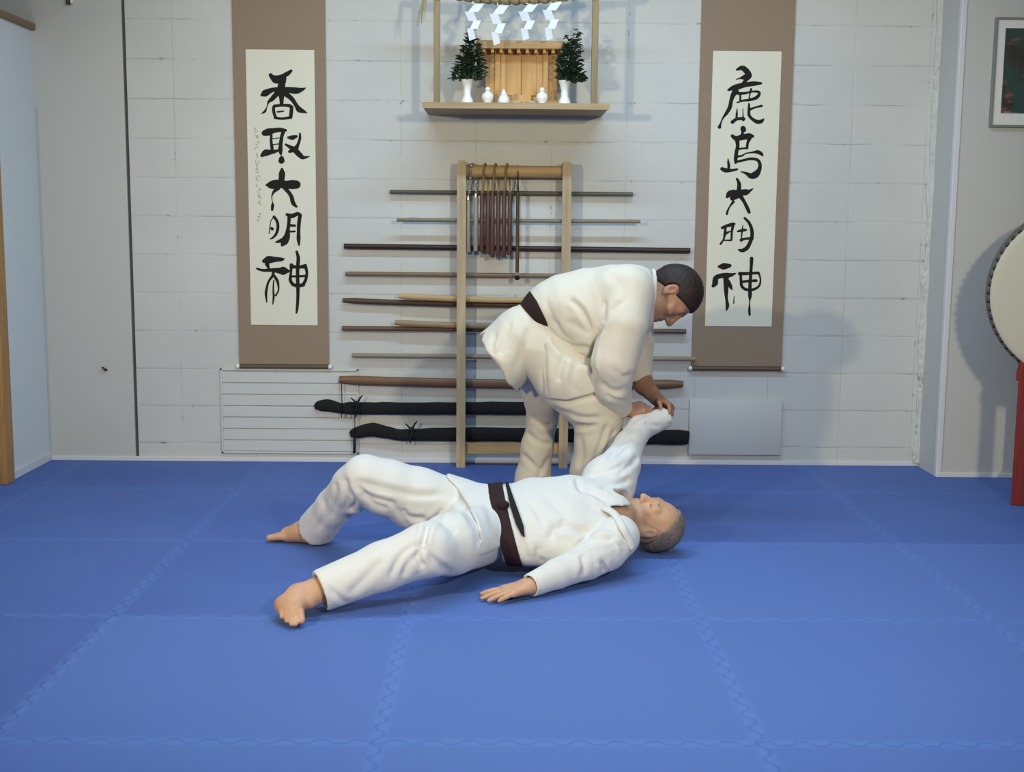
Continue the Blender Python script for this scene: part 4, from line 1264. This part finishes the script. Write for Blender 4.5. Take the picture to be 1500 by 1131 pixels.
brow_pair(W1, S1, M['hair_dark'], body1)
hair_piece('hair', W1, S1, U1, F1, 0.74, -0.008, M['hair_dark'], root1, 0.010)

# trousers
t1 = Vol((-0.35, 5.05, 0.0), (0.75, 5.85, 0.95), 0.006)
t1.chain([(J(790, 478, 5.45), r_(38)), (J(785, 505, 5.45), r_(46))], 0.02, LY, 1.35)
t1.chain([(J(797, 503, 5.41), r_(48)), (J(836, 550, 5.37), r_(51)), (J(864, 585, 5.35), r_(43)), (J(878, 610, 5.35), r_(33)), (J(876, 640, 5.36), r_(32)), (J(868, 690, 5.39), r_(31)), (J(862, 745, 5.42), r_(33))], 0.03)
t1.chain([(J(783, 508, 5.54), r_(44)), (J(797, 580, 5.61), r_(30)), (J(794, 615, 5.64), r_(22)), (J(787, 655, 5.66), r_(23)), (J(781, 700, 5.68), r_(26)), (J(778, 722, 5.69), r_(27))], 0.03)
t1.keep(V3(0, 0, -1), V3(0, 0, 0.05))
for c_, r0 in ((J(862, 752, 5.42), 0.082), (J(778, 728, 5.69), 0.07)):
    t1.cone(V3(c_[0], c_[1], 0.02), V3(c_[0], c_[1], 0.075), r0, r0 * 0.95, 0.006, op='sub')
co, Fq = t1.mesh('trousers', 2)
co = wrinkle(co, Fq, 0.0018, 9.0, 3.0, (1, 1, 0.7))
co = creases(co, Fq, [
    ([(800, 584), (830, 588), (868, 578), (886, 570)], 4, 0.008), ([(820, 600), (850, 612), (880, 612)], 4, 0.007), ([(806, 590), (835, 618), (862, 625)], 4, 0.007), ([(832, 622), (850, 626), (876, 622)], 3.5, 0.007),
    ([(890, 622), (880, 650), (866, 690)], 4, 0.009), ([(900, 628), (890, 655), (876, 690)], 4, 0.008), ([(905, 640), (896, 665), (886, 690)], 4, 0.007), ([(850, 640), (853, 665), (848, 690)], 4, 0.005),
    ([(772, 634), (790, 648), (808, 650)], 3.5, 0.007), ([(764, 664), (780, 680), (792, 690)], 3.5, 0.007), ([(780, 610), (795, 622), (809, 622)], 3.5, 0.006), ([(806, 668), (796, 684), (788, 700)], 3.5, 0.005),
    ([(797, 540), (797, 570), (800, 590)], 4, 0.006)], p1)
to_object('trousers', co, Fq, M['gi_cream'], root1)
T1 = t1

# jacket
AX = unit(J(757, 498, 5.45) - J(787, 457, 5.45))
j1 = Vol((-0.40, 5.02, 0.36), (0.80, 5.88, 1.22), 0.006)
WAIST = [(J(775, 478, 5.45), r_(34)), (J(788, 463, 5.45), r_(28)), (J(804, 456, 5.45), r_(38)), (J(820, 453, 5.45), r_(46))]
j1.chain(WAIST, 0.012, LY, 1.5)
j1.chain([(J(820, 453, 5.45), r_(46)), (J(842, 454, 5.45), r_(54)), (J(880, 459, 5.45), r_(69)), (J(925, 441, 5.45), r_(52))], 0.03, LY, 1.30)
j1.chain([(J(838, 474, 5.42), r_(38)), (J(860, 486, 5.41), r_(43))], 0.03, LY, 1.6)
j1.cone(J(905, 428, 5.28), J(905, 430, 5.62), r_(36), r_(36), 0.04)
j1.cone(J(925, 428, 5.30), J(925, 430, 5.60), r_(33), r_(33), 0.04)
SK = [(J(788, 463, 5.45), r_(28)), (J(764, 491, 5.45), r_(42)), (J(733, 527, 5.45), r_(47)), (J(712, 553, 5.45), r_(48))]
j1.chain(SK, 0.012, LY, 1.40)
hem_a, hem_b = J(705, 490, 5.45), J(757, 568, 5.45)
hn = unit(np.cross(hem_b - hem_a, LY)); hn = hn if hn[0] < 0 else -hn
# neck opening
X, Y, Z = j1.grid()
nk = J(952, 440, 5.45)
j1.keep((1.0, 0, 0.02), nk, 0.012)
j1.ell(J(956, 440, 5.45), (V3(1, 0, 0), LY, V3(0, 0, 1)), (0.07, 0.105, 0.115), 0.01, 'sub')
# sleeves, drawn in with a firm crease at the armpit
def sleeve(v, pts, end_dir, depth, k=0.012):
    v.chain(pts, k)
    e, r = pts[-1]
    e = np.asarray(e); n = unit(end_dir)
    v.cone(e - n * depth, e + n * 0.05, r * 0.80, r * 0.88, 0.004, op='sub')
j1.chain([(J(917, 430, 5.28), r_(40)), (J(913, 478, 5.18), r_(33)), (J(900, 530, 5.16), r_(32)), (J(898, 565, 5.21), r_(26)), (J(909, 596, 5.31), r_(17))], 0.006)
j1.chain([(J(918, 440, 5.60), r_(40)), (J(930, 500, 5.62), r_(29)), (J(936, 551, 5.56), r_(20))], 0.012)
for e, d0 in ((J(909, 597, 5.31), J(909, 597, 5.31) - J(898, 565, 5.21)), (J(935, 553, 5.56), J(938, 560, 5.55) - J(930, 500, 5.62))):
    n_ = unit(d0)
    j1.cone(e + n_ * 0.075, e + n_ * 0.0751, 0.066, 0.066, 0.004, op='sub')
    j1.cone(e - n_ * 0.035, e + n_ * 0.05, 0.034, 0.040, 0.004, op='sub')
hemcut = -((X - hem_a[0]) * hn[0] + (Y - hem_a[1]) * hn[1] + (Z - hem_a[2]) * hn[2])
wob = 0.012 * np.sin(Y * 34.0) + 0.006 * np.sin(Y * 71.0 + 1.0)
j1.D = np.maximum(j1.D, (wob - hemcut).astype(np.float32))
# hollow hem
j1.chain([(SK[2][0] + AX * 0.0, SK[2][1] - 0.014), (SK[3][0] + AX * 0.05, SK[3][1] - 0.010)], 0.004, LY, 1.40, op='sub')
# front skirt flap lying over the thigh: a skin over the trousers, cut to its outline
fv = j1.like()
fv.chain([(J(805, 480, 5.43), r_(44)), (J(808, 508, 5.41), r_(50)), (J(838, 548, 5.37), r_(55)), (J(866, 585, 5.35), r_(47))], 0.03, LY, 1.05)
pol = fv.poly([(807, 492), (797, 503), (796, 540), (799, 583), (830, 586), (862, 578), (888, 568), (880, 552), (856, 534), (834, 522), (820, 512)], p1)
d_ = np.maximum(fv.D, pol.astype(np.float32))
d_ = np.maximum(d_, (Y - 5.47).astype(np.float32) + 0 * fv.D)
j1.put(d_, (slice(None),) * 3, 0.006)
co, Fq = j1.mesh('jacket', 2)
J1D = j1
co = wrinkle(co, Fq, 0.0018, 8.0, 7.0)
co = creases(co, Fq, [
    ([(870, 548), (867, 530), (871, 505), (880, 480)], 3.2, 0.022), ([(880, 482), (884, 460), (886, 440)], 4, 0.008), ([(882, 474), (900, 452), (912, 442)], 4, 0.006),
    ([(835, 438), (852, 455), (866, 485)], 4, 0.010), ([(820, 500), (840, 508), (866, 510)], 4, 0.009), ([(806, 488), (822, 512), (856, 535)], 4, 0.010), ([(812, 470), (824, 490), (840, 500)], 4, 0.006),
    ([(830, 470), (850, 480), (864, 490)], 5, 0.006), ([(800, 440), (808, 465), (818, 480)], 4, 0.005),
    ([(748, 470), (738, 500), (732, 520)], 5, 0.010), ([(762, 462), (752, 490), (748, 520)], 6, 0.006), ([(728, 488), (722, 505), (724, 522)], 4, 0.006), ([(775, 478), (765, 510), (752, 545)], 6, 0.005),
    ([(828, 518), (820, 540), (818, 560)], 5, 0.010), ([(845, 530), (838, 555), (842, 575)], 5, 0.006), ([(797, 506), (797, 540), (799, 580)], 4, 0.008),
    ([(880, 560), (896, 572), (914, 572)], 4, 0.008), ([(888, 578), (900, 585), (914, 588)], 3, 0.006), ([(900, 540), (912, 552), (926, 548)], 4, 0.007),
    ([(890, 400), (912, 420), (920, 445)], 7, 0.004)], p1)
jacket1 = to_object('jacket', co, Fq, M['gi_cream'], root1)

# collar band round the neck opening
cb = []
for k in range(29):
    a = 2 * math.pi * k / 28
    cb.append(tuple(J(951, 440, 5.45) + V3(0.004 + 0.012 * math.cos(a), 0.110 * math.sin(a), 0.128 * math.cos(a))))
MB().tube(cb, 0.015, 10, (1, 0, 0), 0.8).make('collar', M['gi_cream'], jacket1, smooth=True)

# belt: a sleeve round the waist of the jacket
bv = Vol(J(787, 457, 5.45) - 0.32, J(787, 457, 5.45) + 0.32, 0.0045)
bv.chain([(p_, q_ + r_(2.4)) for p_, q_ in WAIST], 0.012, LY, 1.5)
X, Y, Z = bv.grid()
n_ = unit(J(810, 446, 5.45) - J(766, 478, 5.45)); c_ = J(788, 463, 5.45)
dd = (X - c_[0]) * n_[0] + (Y - c_[1]) * n_[1] + (Z - c_[2]) * n_[2]
low = (Z - c_[2])
hw = 0.023 + 0.20 * np.clip(low, -0.12, 0.12)
bv.D = np.maximum(bv.D, (np.abs(dd + 0.0) - np.clip(hw, 0.009, 0.038)).astype(np.float32))
co, Fq = bv.mesh('belt', 1)
belt1 = to_object('belt', co, Fq, M['belt_cloth'], root1)

# ================================================================== the man on the mat
root2 = thing('person', (-0.05, 4.7, 0.0), 'grey-haired man in a white martial arts uniform, lying on his back on the blue mat', 'person')
p2 = 371.0
LAT = unit((0.10, math.cos(math.radians(22)), math.sin(math.radians(22))))
U2, F2 = unit((0.975, -0.20, 0.02)), unit((0.02, -0.26, 0.96))
H2, S2 = J(956, 765, 4.87), 1.06
b2 = Vol((-1.08, 3.72, -0.01), (0.86, 5.62, 0.62), 0.0048)
W2 = head(b2, H2, U2, F2, S2)
b2.cone(W2(0, -0.030, -0.045), J(900, 758, 4.76), 0.056, 0.070, 0.03)
b2.chain([(J(895, 758, 4.75), 0.085), (J(830, 765, 4.71), 0.095), (J(742, 768, 4.67), 0.078), (J(695, 775, 4.66), 0.085)], 0.03, LAT, 1.7)
# far leg: knee up, foot flat
b2.chain([(J(675, 748, 4.80), 0.085), (J(535, 700, 4.72), 0.058), (J(505, 725, 4.80), 0.052), (J(460, 772, 4.98), 0.038)], 0.03)
an = J(460, 771, 4.98)
foot(b2, an, V3(an[0] + 0.012, an[1] + 0.0, 0.030), V3(an[0] - 0.115, an[1] + 0.03, 0.029), V3(an[0] - 0.180, an[1] + 0.045, 0.020), (0, 0, 1), 1.1)
# near leg: knee turned out, foot on its outer edge with toes curled
b2.chain([(J(695, 790, 4.52), 0.088), (J(625, 806, 4.24), 0.062), (J(560, 830, 4.17), 0.052), (J(462, 866, 4.07), 0.037)], 0.03)
an = J(464, 866, 4.07)
mid_, bl_, tp_ = J(436, 872, 4.04), J(419, 886, 4.00), J(432, 911, 3.90)
b2.cone(an, J(452, 880, 4.02), 0.036, 0.030, 0.03)
b2.cone(an, mid_, 0.034, 0.034, 0.03)
b2.cone(mid_, bl_, 0.033, 0.034, 0.03)
b2.cone(J(432, 882, 4.0), J(424, 893, 3.97), 0.030, 0.026, 0.03)
b2.chain([(J(436, 888, 3.975), 0.024), (J(425, 893, 3.965), 0.026), (J(413, 886, 3.99), 0.024)], 0.02)
b2.chain([(J(438, 897, 3.94), 0.018), (J(427, 900, 3.94), 0.019), (J(416, 894, 3.96), 0.018)], 0.012)
for i, (a_, e_, r0) in enumerate(((J(439, 896, 3.945), J(442, 909, 3.905), 0.0130), (J(430, 899, 3.94), J(433, 914, 3.89), 0.0102), (J(424, 899, 3.945), J(427, 914, 3.89), 0.0098), (J(418, 896, 3.955), J(420, 910, 3.905), 0.0094), (J(412, 890, 3.975), J(413, 904, 3.925), 0.0090))):
    m_ = (a_ + e_) / 2 + V3(0, -0.002, 0.004)
    b2.cone(a_, m_, r0 * 1.15, r0, 0.006); b2.cone(m_, e_, r0, r0 * 0.92, 0.003)
# near arm flat on the mat, raised far arm
b2.chain([(J(902, 788, 4.56), 0.060), (J(858, 824, 4.42), 0.045), (J(778, 858, 4.25), 0.030)], 0.03)
wr2 = J(780, 857, 4.255); tip = J(693, 882, 4.165)
hand(b2, wr2, tip - wr2, (0, 0.05, -1), (0, 1, 0), [(0.0, 0.06, 0.04), (0.02, 0.06, 0.04), (0.02, 0.06, 0.05), (0.03, 0.06, 0.05)], 1.12, 0.15, 0.6)
b2.chain([(J(888, 728, 4.92), 0.062), (J(916, 660, 5.15), 0.042), (J(937, 628, 5.28), 0.033), (J(966, 613, 5.35), 0.027)], 0.03)
wr3 = J(966, 613, 5.35)
hand(b2, wr3 + V3(0, 0.02, 0.012), V3(0.30, 0.95, 0.25), (-0.3, 0.0, -0.9), (-1, 0, 0), [(0.8, 0.9, 0.5)] * 4, 0.88, 0.6)
b2.D[:, :, :2] = np.maximum(b2.D[:, :, :2], 0.001)
co, Fq = b2.mesh('body', 2)
body2 = to_object('body', co, Fq, M['skin_b'], root2)
del b2
brow_pair(W2, S2, M['hair_grey'], body2)
hair_piece('hair', W2, S2, U2, F2, 1.05, 0.050, M['hair_grey'], root2, 0.008, 4.0)

# trousers
t2 = Vol((-1.0, 3.9, 0.0), (0.22, 5.25, 0.62), 0.006)
def hips2(v, e):
    v.chain([(J(716, 770, 4.66), 0.094 + e), (J(690, 776, 4.65), 0.112 + e)], 0.02, LAT, 1.75)
    v.chain([(J(672, 748, 4.82), 0.118 + e), (J(612, 731, 4.78), 0.122 + e)], 0.025)
    v.chain([(J(698, 788, 4.56), 0.112 + e), (J(660, 797, 4.34), 0.110 + e)], 0.025)
hips2(t2, 0.0)
t2.chain([(J(612, 731, 4.78), 0.122), (J(566, 714, 4.74), 0.108), (J(535, 702, 4.72), 0.092), (J(516, 712, 4.75), 0.078), (J(490, 742, 4.86), 0.073), (J(463, 775, 4.98), 0.080)], 0.025)
t2.cone(J(532, 715, 4.74), J(520, 742, 4.76), 0.06, 0.03, 0.03)
t2.chain([(J(660, 797, 4.34), 0.110), (J(625, 806, 4.22), 0.094), (J(560, 830, 4.16), 0.083), (J(469, 866, 4.07), 0.073)], 0.025)
t2.D[:, :, :1] = 0.01
for c_, dr, r0 in ((J(461, 775, 4.98), J(461, 775, 4.98) - J(490, 742, 4.86), 0.070), (J(469, 866, 4.07), J(469, 866, 4.07) - J(560, 830, 4.16), 0.063)):
    n_ = unit(dr)
    X, Y, Z = t2.grid()
    dd = ((X - c_[0]) * n_[0] + (Y - c_[1]) * n_[1] + (Z - c_[2]) * n_[2])
    near = np.sqrt((X - c_[0]) ** 2 + (Y - c_[1]) ** 2 + (Z - c_[2]) ** 2) < 0.2
    t2.D = np.where(near, np.maximum(t2.D, dd), t2.D).astype(np.float32)
    t2.cone(c_ - n_ * 0.05, c_ + n_ * 0.05, r0 * 0.9, r0, 0.003, op='sub')
X, Y, Z = t2.grid()
t2.D = np.maximum(t2.D, (0.006 - Z + 0 * t2.D)).astype(np.float32)
co, Fq = t2.mesh('trousers', 2)
co = wrinkle(co, Fq, 0.0018, 8.0, 1.0)
co = creases(co, Fq, [
    ([(520, 705), (560, 715), (610, 725), (650, 724)], 5, 0.008), ([(522, 712), (545, 728), (580, 738)], 4, 0.009), ([(530, 722), (548, 738), (570, 745)], 4, 0.008), ([(590, 745), (600, 758), (625, 760)], 4, 0.010), ([(575, 738), (588, 756), (598, 770)], 4, 0.007),
    ([(505, 700), (510, 722), (508, 745)], 4, 0.008), ([(490, 705), (492, 730), (484, 760)], 4, 0.006), ([(476, 730), (476, 752), (466, 775)], 4, 0.006), ([(515, 720), (520, 735), (512, 748)], 3, 0.008),
    ([(622, 800), (612, 815), (622, 832)], 5, 0.012), ([(618, 795), (590, 812), (572, 845)], 5, 0.008), ([(616, 808), (600, 822), (588, 846)], 5, 0.007), ([(482, 862), (500, 878), (510, 884)], 4, 0.006), ([(560, 820), (540, 842), (510, 872)], 6, 0.005),
    ([(627, 768), (622, 786), (620, 800)], 4, 0.016), ([(627, 768), (640, 758), (650, 745)], 4, 0.008), ([(640, 760), (658, 772), (668, 782)], 6, 0.007), ([(626, 815), (645, 832), (662, 838)], 5, 0.008), ([(625, 806), (640, 822), (655, 832)], 4, 0.006),
    ([(682, 745), (698, 775), (702, 800)], 5, 0.006), ([(660, 720), (680, 745), (695, 770)], 5, 0.006)], p2)
to_object('trousers', co, Fq, M['gi_white'], root2)

# jacket
j2 = Vol((-0.42, 4.0, 0.0), (0.80, 5.60, 0.64), 0.006)
j2.chain([(J(670, 775, 4.645), 0.118), (J(700, 773, 4.655), 0.120), (J(738, 765, 4.66), 0.106)], 0.02, LAT, 1.95)
j2.chain([(J(738, 765, 4.66), 0.106), (J(775, 763, 4.68), 0.122), (J(832, 763, 4.70), 0.132), (J(888, 760, 4.735), 0.118)], 0.012, LAT, 1.92)
# hem: keep what lies to the head side of the hem line
fv = j2.like()
hips2(fv, 0.013)
j2.put(fv.D, (slice(None),) * 3, 0.02)
pol = j2.poly([(652, 600), (654, 699), (666, 712), (684, 738), (698, 765), (703, 790), (697, 816), (722, 808), (734, 800), (738, 835), (1100, 900), (1100, 500), (650, 500)], p2)
j2.cut(-pol, (slice(None),) * 3, 0.012)
# neck opening
X, Y, Z = j2.grid()
j2.D = np.maximum(j2.D, (X - J(934, 755, 4.8)[0] + 0 * j2.D)).astype(np.float32)
th = j2.poly([(893, 741), (912, 768), (933, 808), (965, 808), (965, 740), (912, 741)], p2)
j2.D = np.maximum(j2.D, np.where((Z > 0.11) & (Y + 0 * Z > 4.45), -th, -1)).astype(np.float32)
j2.chain([(J(905, 786, 4.56), 0.084), (J(888, 806, 4.50), 0.078), (J(858, 824, 4.42), 0.066), (J(815, 841, 4.33), 0.054), (J(776, 858, 4.245), 0.042)], 0.010)
j2.chain([(J(884, 732, 4.90), 0.112), (J(892, 706, 4.97), 0.112), (J(909, 682, 5.06), 0.084), (J(921, 652, 5.18), 0.062), (J(938, 627, 5.28), 0.054), (J(973, 612, 5.36), 0.047)], 0.014)
for e, d0, r0 in ((J(776, 858, 4.245), J(776, 858, 4.245) - J(858, 824, 4.42), 0.042), (J(975, 611.5, 5.362), J(973, 612, 5.36) - J(938, 627, 5.28), 0.047)):
    n_ = unit(d0)
    X, Y, Z = j2.grid()
    dd = ((X - e[0]) * n_[0] + (Y - e[1]) * n_[1] + (Z - e[2]) * n_[2])
    near = np.sqrt((X - e[0]) ** 2 + (Y - e[1]) ** 2 + (Z - e[2]) ** 2) < 0.13
    j2.D = np.where(near, np.maximum(j2.D, dd), j2.D).astype(np.float32)
    j2.cone(e - n_ * 0.04, e + n_ * 0.05, r0 * 0.78, r0 * 0.86, 0.003, op='sub')
# V of the collar at the throat
j2.chain([(J(905, 742, 4.74) + V3(0, 0, 0.05), 0.025), (J(925, 752, 4.78) + V3(0, 0, 0.03), 0.066), (J(950, 760, 4.82), 0.098)], 0.01, op='sub')
j2.D = np.maximum(j2.D, (0.005 - Z + 0 * j2.D)).astype(np.float32)
co, Fq = j2.mesh('jacket', 2)
co = wrinkle(co, Fq, 0.002, 8.0, 5.0)
co = creases(co, Fq, [
    ([(775, 735), (788, 750), (798, 770)], 5, 0.006), ([(800, 728), (825, 750), (850, 775), (868, 788)], 6, 0.007), ([(822, 760), (832, 772), (858, 780)], 5, 0.010), ([(808, 790), (812, 775), (828, 772)], 6, 0.010), ([(840, 808), (858, 795), (880, 790), (900, 789)], 4, 0.014),
    ([(845, 700), (850, 715), (870, 722), (890, 735)], 4, 0.012), ([(880, 715), (905, 708), (922, 703)], 4, 0.010), ([(862, 700), (890, 690), (915, 680)], 4, 0.009), ([(875, 688), (900, 672), (922, 655)], 4, 0.009), ([(890, 672), (910, 650), (930, 640)], 4, 0.008), ([(905, 695), (925, 680), (934, 668)], 4, 0.008), ([(900, 655), (915, 638), (935, 622)], 3.5, 0.006),
    ([(790, 800), (788, 815), (795, 825)], 5, 0.008), ([(765, 790), (768, 805), (775, 820)], 5, 0.006), ([(882, 822), (886, 832), (884, 838)], 4, 0.012), ([(852, 812), (856, 830), (852, 845)], 4, 0.008), ([(895, 795), (910, 800), (916, 812)], 4, 0.007),
    ([(696, 770), (705, 795), (700, 815)], 4, 0.005), ([(712, 740), (722, 770), (735, 800)], 6, 0.005), ([(660, 712), (690, 735), (712, 780)], 5, 0.004), ([(885, 770), (905, 778), (918, 792)], 5, 0.006), ([(860, 740), (885, 752), (905, 765)], 5, 0.005), ([(945, 618), (955, 622), (968, 625)], 3, 0.006), ([(920, 630), (930, 615), (950, 606)], 3, 0.005)], p2)
jacket2 = to_object('jacket', co, Fq, M['gi_white'], root2)
# lapels from the throat down the chest
def on_surface(co, pts, lift=0.0):
    """points of a cloth surface under places of the photograph, nearest the camera"""
    px, py = project(co)
    dc = np.linalg.norm(co - np.array(CAM), axis=1)
    out = []
    for (x, y) in pts:
        d = np.hypot(px - x, py - y)
        m = d < max(3.0, d.min() + 1.0)
        k = np.where(m)[0][np.argmin(dc[m])]
        t = J(x, y, co[k][1])
        out.append(tuple(t + (np.array(CAM) - t) / np.linalg.norm(np.array(CAM) - t) * lift))
    return out
nrm = tuple(np.cross(LAT, (1, 0, 0)))
MB().tube(spline(on_surface(co, [(927, 803), (921, 789), (911, 771), (899, 752), (884, 744)], 0.0), 6), 0.017, 10, nrm, 0.42).make('lapel', M['gi_white'], jacket2, smooth=True)
JCO = co

# belt
bc = J(739, 765, 4.66)
bv = Vol(bc - 0.36, bc + 0.36, 0.0045)
bv.chain([(J(700, 773, 4.655), 0.128), (J(738, 765, 4.66), 0.113), (J(775, 763, 4.68), 0.129)], 0.02, LAT, 1.95)
X, Y, Z = bv.grid()
n_ = unit(J(782, 756, 4.66) - J(698, 778, 4.66)); 
n_ = unit(n_ + LAT * 0.02)
dd = (X - bc[0]) * n_[0] + (Y - bc[1]) * n_[1] + (Z - bc[2]) * n_[2]
bv.D = np.maximum(bv.D, (np.abs(dd) - 0.029).astype(np.float32))
bv.D = np.maximum(bv.D, (0.004 - Z + 0 * bv.D)).astype(np.float32)
co, Fq = bv.mesh('belt', 1)
belt2 = to_object('belt', co, Fq, M['belt_cloth'], root2)
BCO = co
ALL = np.concatenate([co, JCO])
EL = [(740, 706), (745, 730), (750, 750), (756, 768), (764, 784)]; ER = [(744, 705), (752, 728), (760, 750), (767, 770), (769, 787)]
mb = MB()
rows = []
for a_, b_ in zip(EL, ER):
    p_, q_ = on_surface(ALL, [a_, b_], 0.010)
    p0_, q0_ = on_surface(ALL, [a_, b_], 0.004)
    rows.append([mb.bm.verts.new(v) for v in (p_, q_, q0_, p0_)])
for r0, r1 in zip(rows, rows[1:]):
    for k in range(4):
        mb.bm.faces.new((r0[k], r0[(k + 1) % 4], r1[(k + 1) % 4], r1[k]))
mb.bm.faces.new(rows[0]); mb.bm.faces.new(list(reversed(rows[-1])))
mb.make('belt_end', M['ink'], belt2)
kn_ = Vector(on_surface(co, [(737, 740)], 0.002)[0])
MB().ball(kn_, 0.024, 1.0, 0.6, 0.8).make('knot', M['belt_cloth'], belt2, smooth=True)

# ------------------------------------------------------------------ light and camera
def area(name, loc, target, size, energy, color, size_y=None):
    l = bpy.data.lights.new(name, 'AREA')
    l.energy = energy; l.color = color; l.size = size
    if size_y: l.shape = 'RECTANGLE'; l.size_y = size_y
    o = bpy.data.objects.new(name, l)
    o.location = loc
    o.rotation_euler = (Vector(target) - Vector(loc)).to_track_quat('-Z', 'Y').to_euler()
    COL.objects.link(o)
    return o
WARM = (1.0, 0.82, 0.52)
WARM2 = (1.0, 0.86, 0.62)
COOL = (0.54, 0.76, 1.0)
def spot(name, loc, target, angle, blend, size, energy, color):
    l = bpy.data.lights.new(name, 'SPOT')
    l.energy = energy; l.color = color; l.spot_size = math.radians(angle); l.spot_blend = blend; l.shadow_soft_size = size
    o = bpy.data.objects.new(name, l)
    o.location = loc
    o.rotation_euler = (Vector(target) - Vector(loc)).to_track_quat('-Z', 'Y').to_euler()
    COL.objects.link(o)
spot('work_lamp_light', (-2.40, 1.30, 2.10), (0.9, 6.2, 1.0), 88, 0.85, 0.09, 560, WARM)
spot('work_lamp_light', (1.75, 0.40, 2.36), (-0.1, 6.2, 0.9), 76, 0.7, 0.12, 640, WARM2)
area('ceiling_tube_light', (0.22, 5.10, 3.12), (0.22, 5.10, 0), 2.6, 88, COOL, 0.12)
area('ceiling_tube_light', (0.25, 2.6, 3.12), (0.25, 2.6, 0), 2.6, 68, COOL, 0.25)

w = bpy.data.worlds.new('World')
SC.world = w
w.use_nodes = True
w.node_tree.nodes['Background'].inputs[0].default_value = (0.75, 0.85, 1.0, 1)
w.node_tree.nodes['Background'].inputs[1].default_value = 0.10

cam = bpy.data.cameras.new('camera')
cam.sensor_fit = 'HORIZONTAL'
cam.sensor_width = 36.0
cam.lens = 36.0 * FPX / 1500.0
co = bpy.data.objects.new('camera', cam)
co.matrix_world = Matrix.Translation(CAM) @ CROT.to_4x4()
COL.objects.link(co)
SC.camera = co
SC.view_settings.view_transform = 'Standard'
SC.view_settings.look = 'None'
SC.view_settings.exposure = -0.56
SC.view_settings.gamma = 1.0
SC.view_settings.use_curve_mapping = False
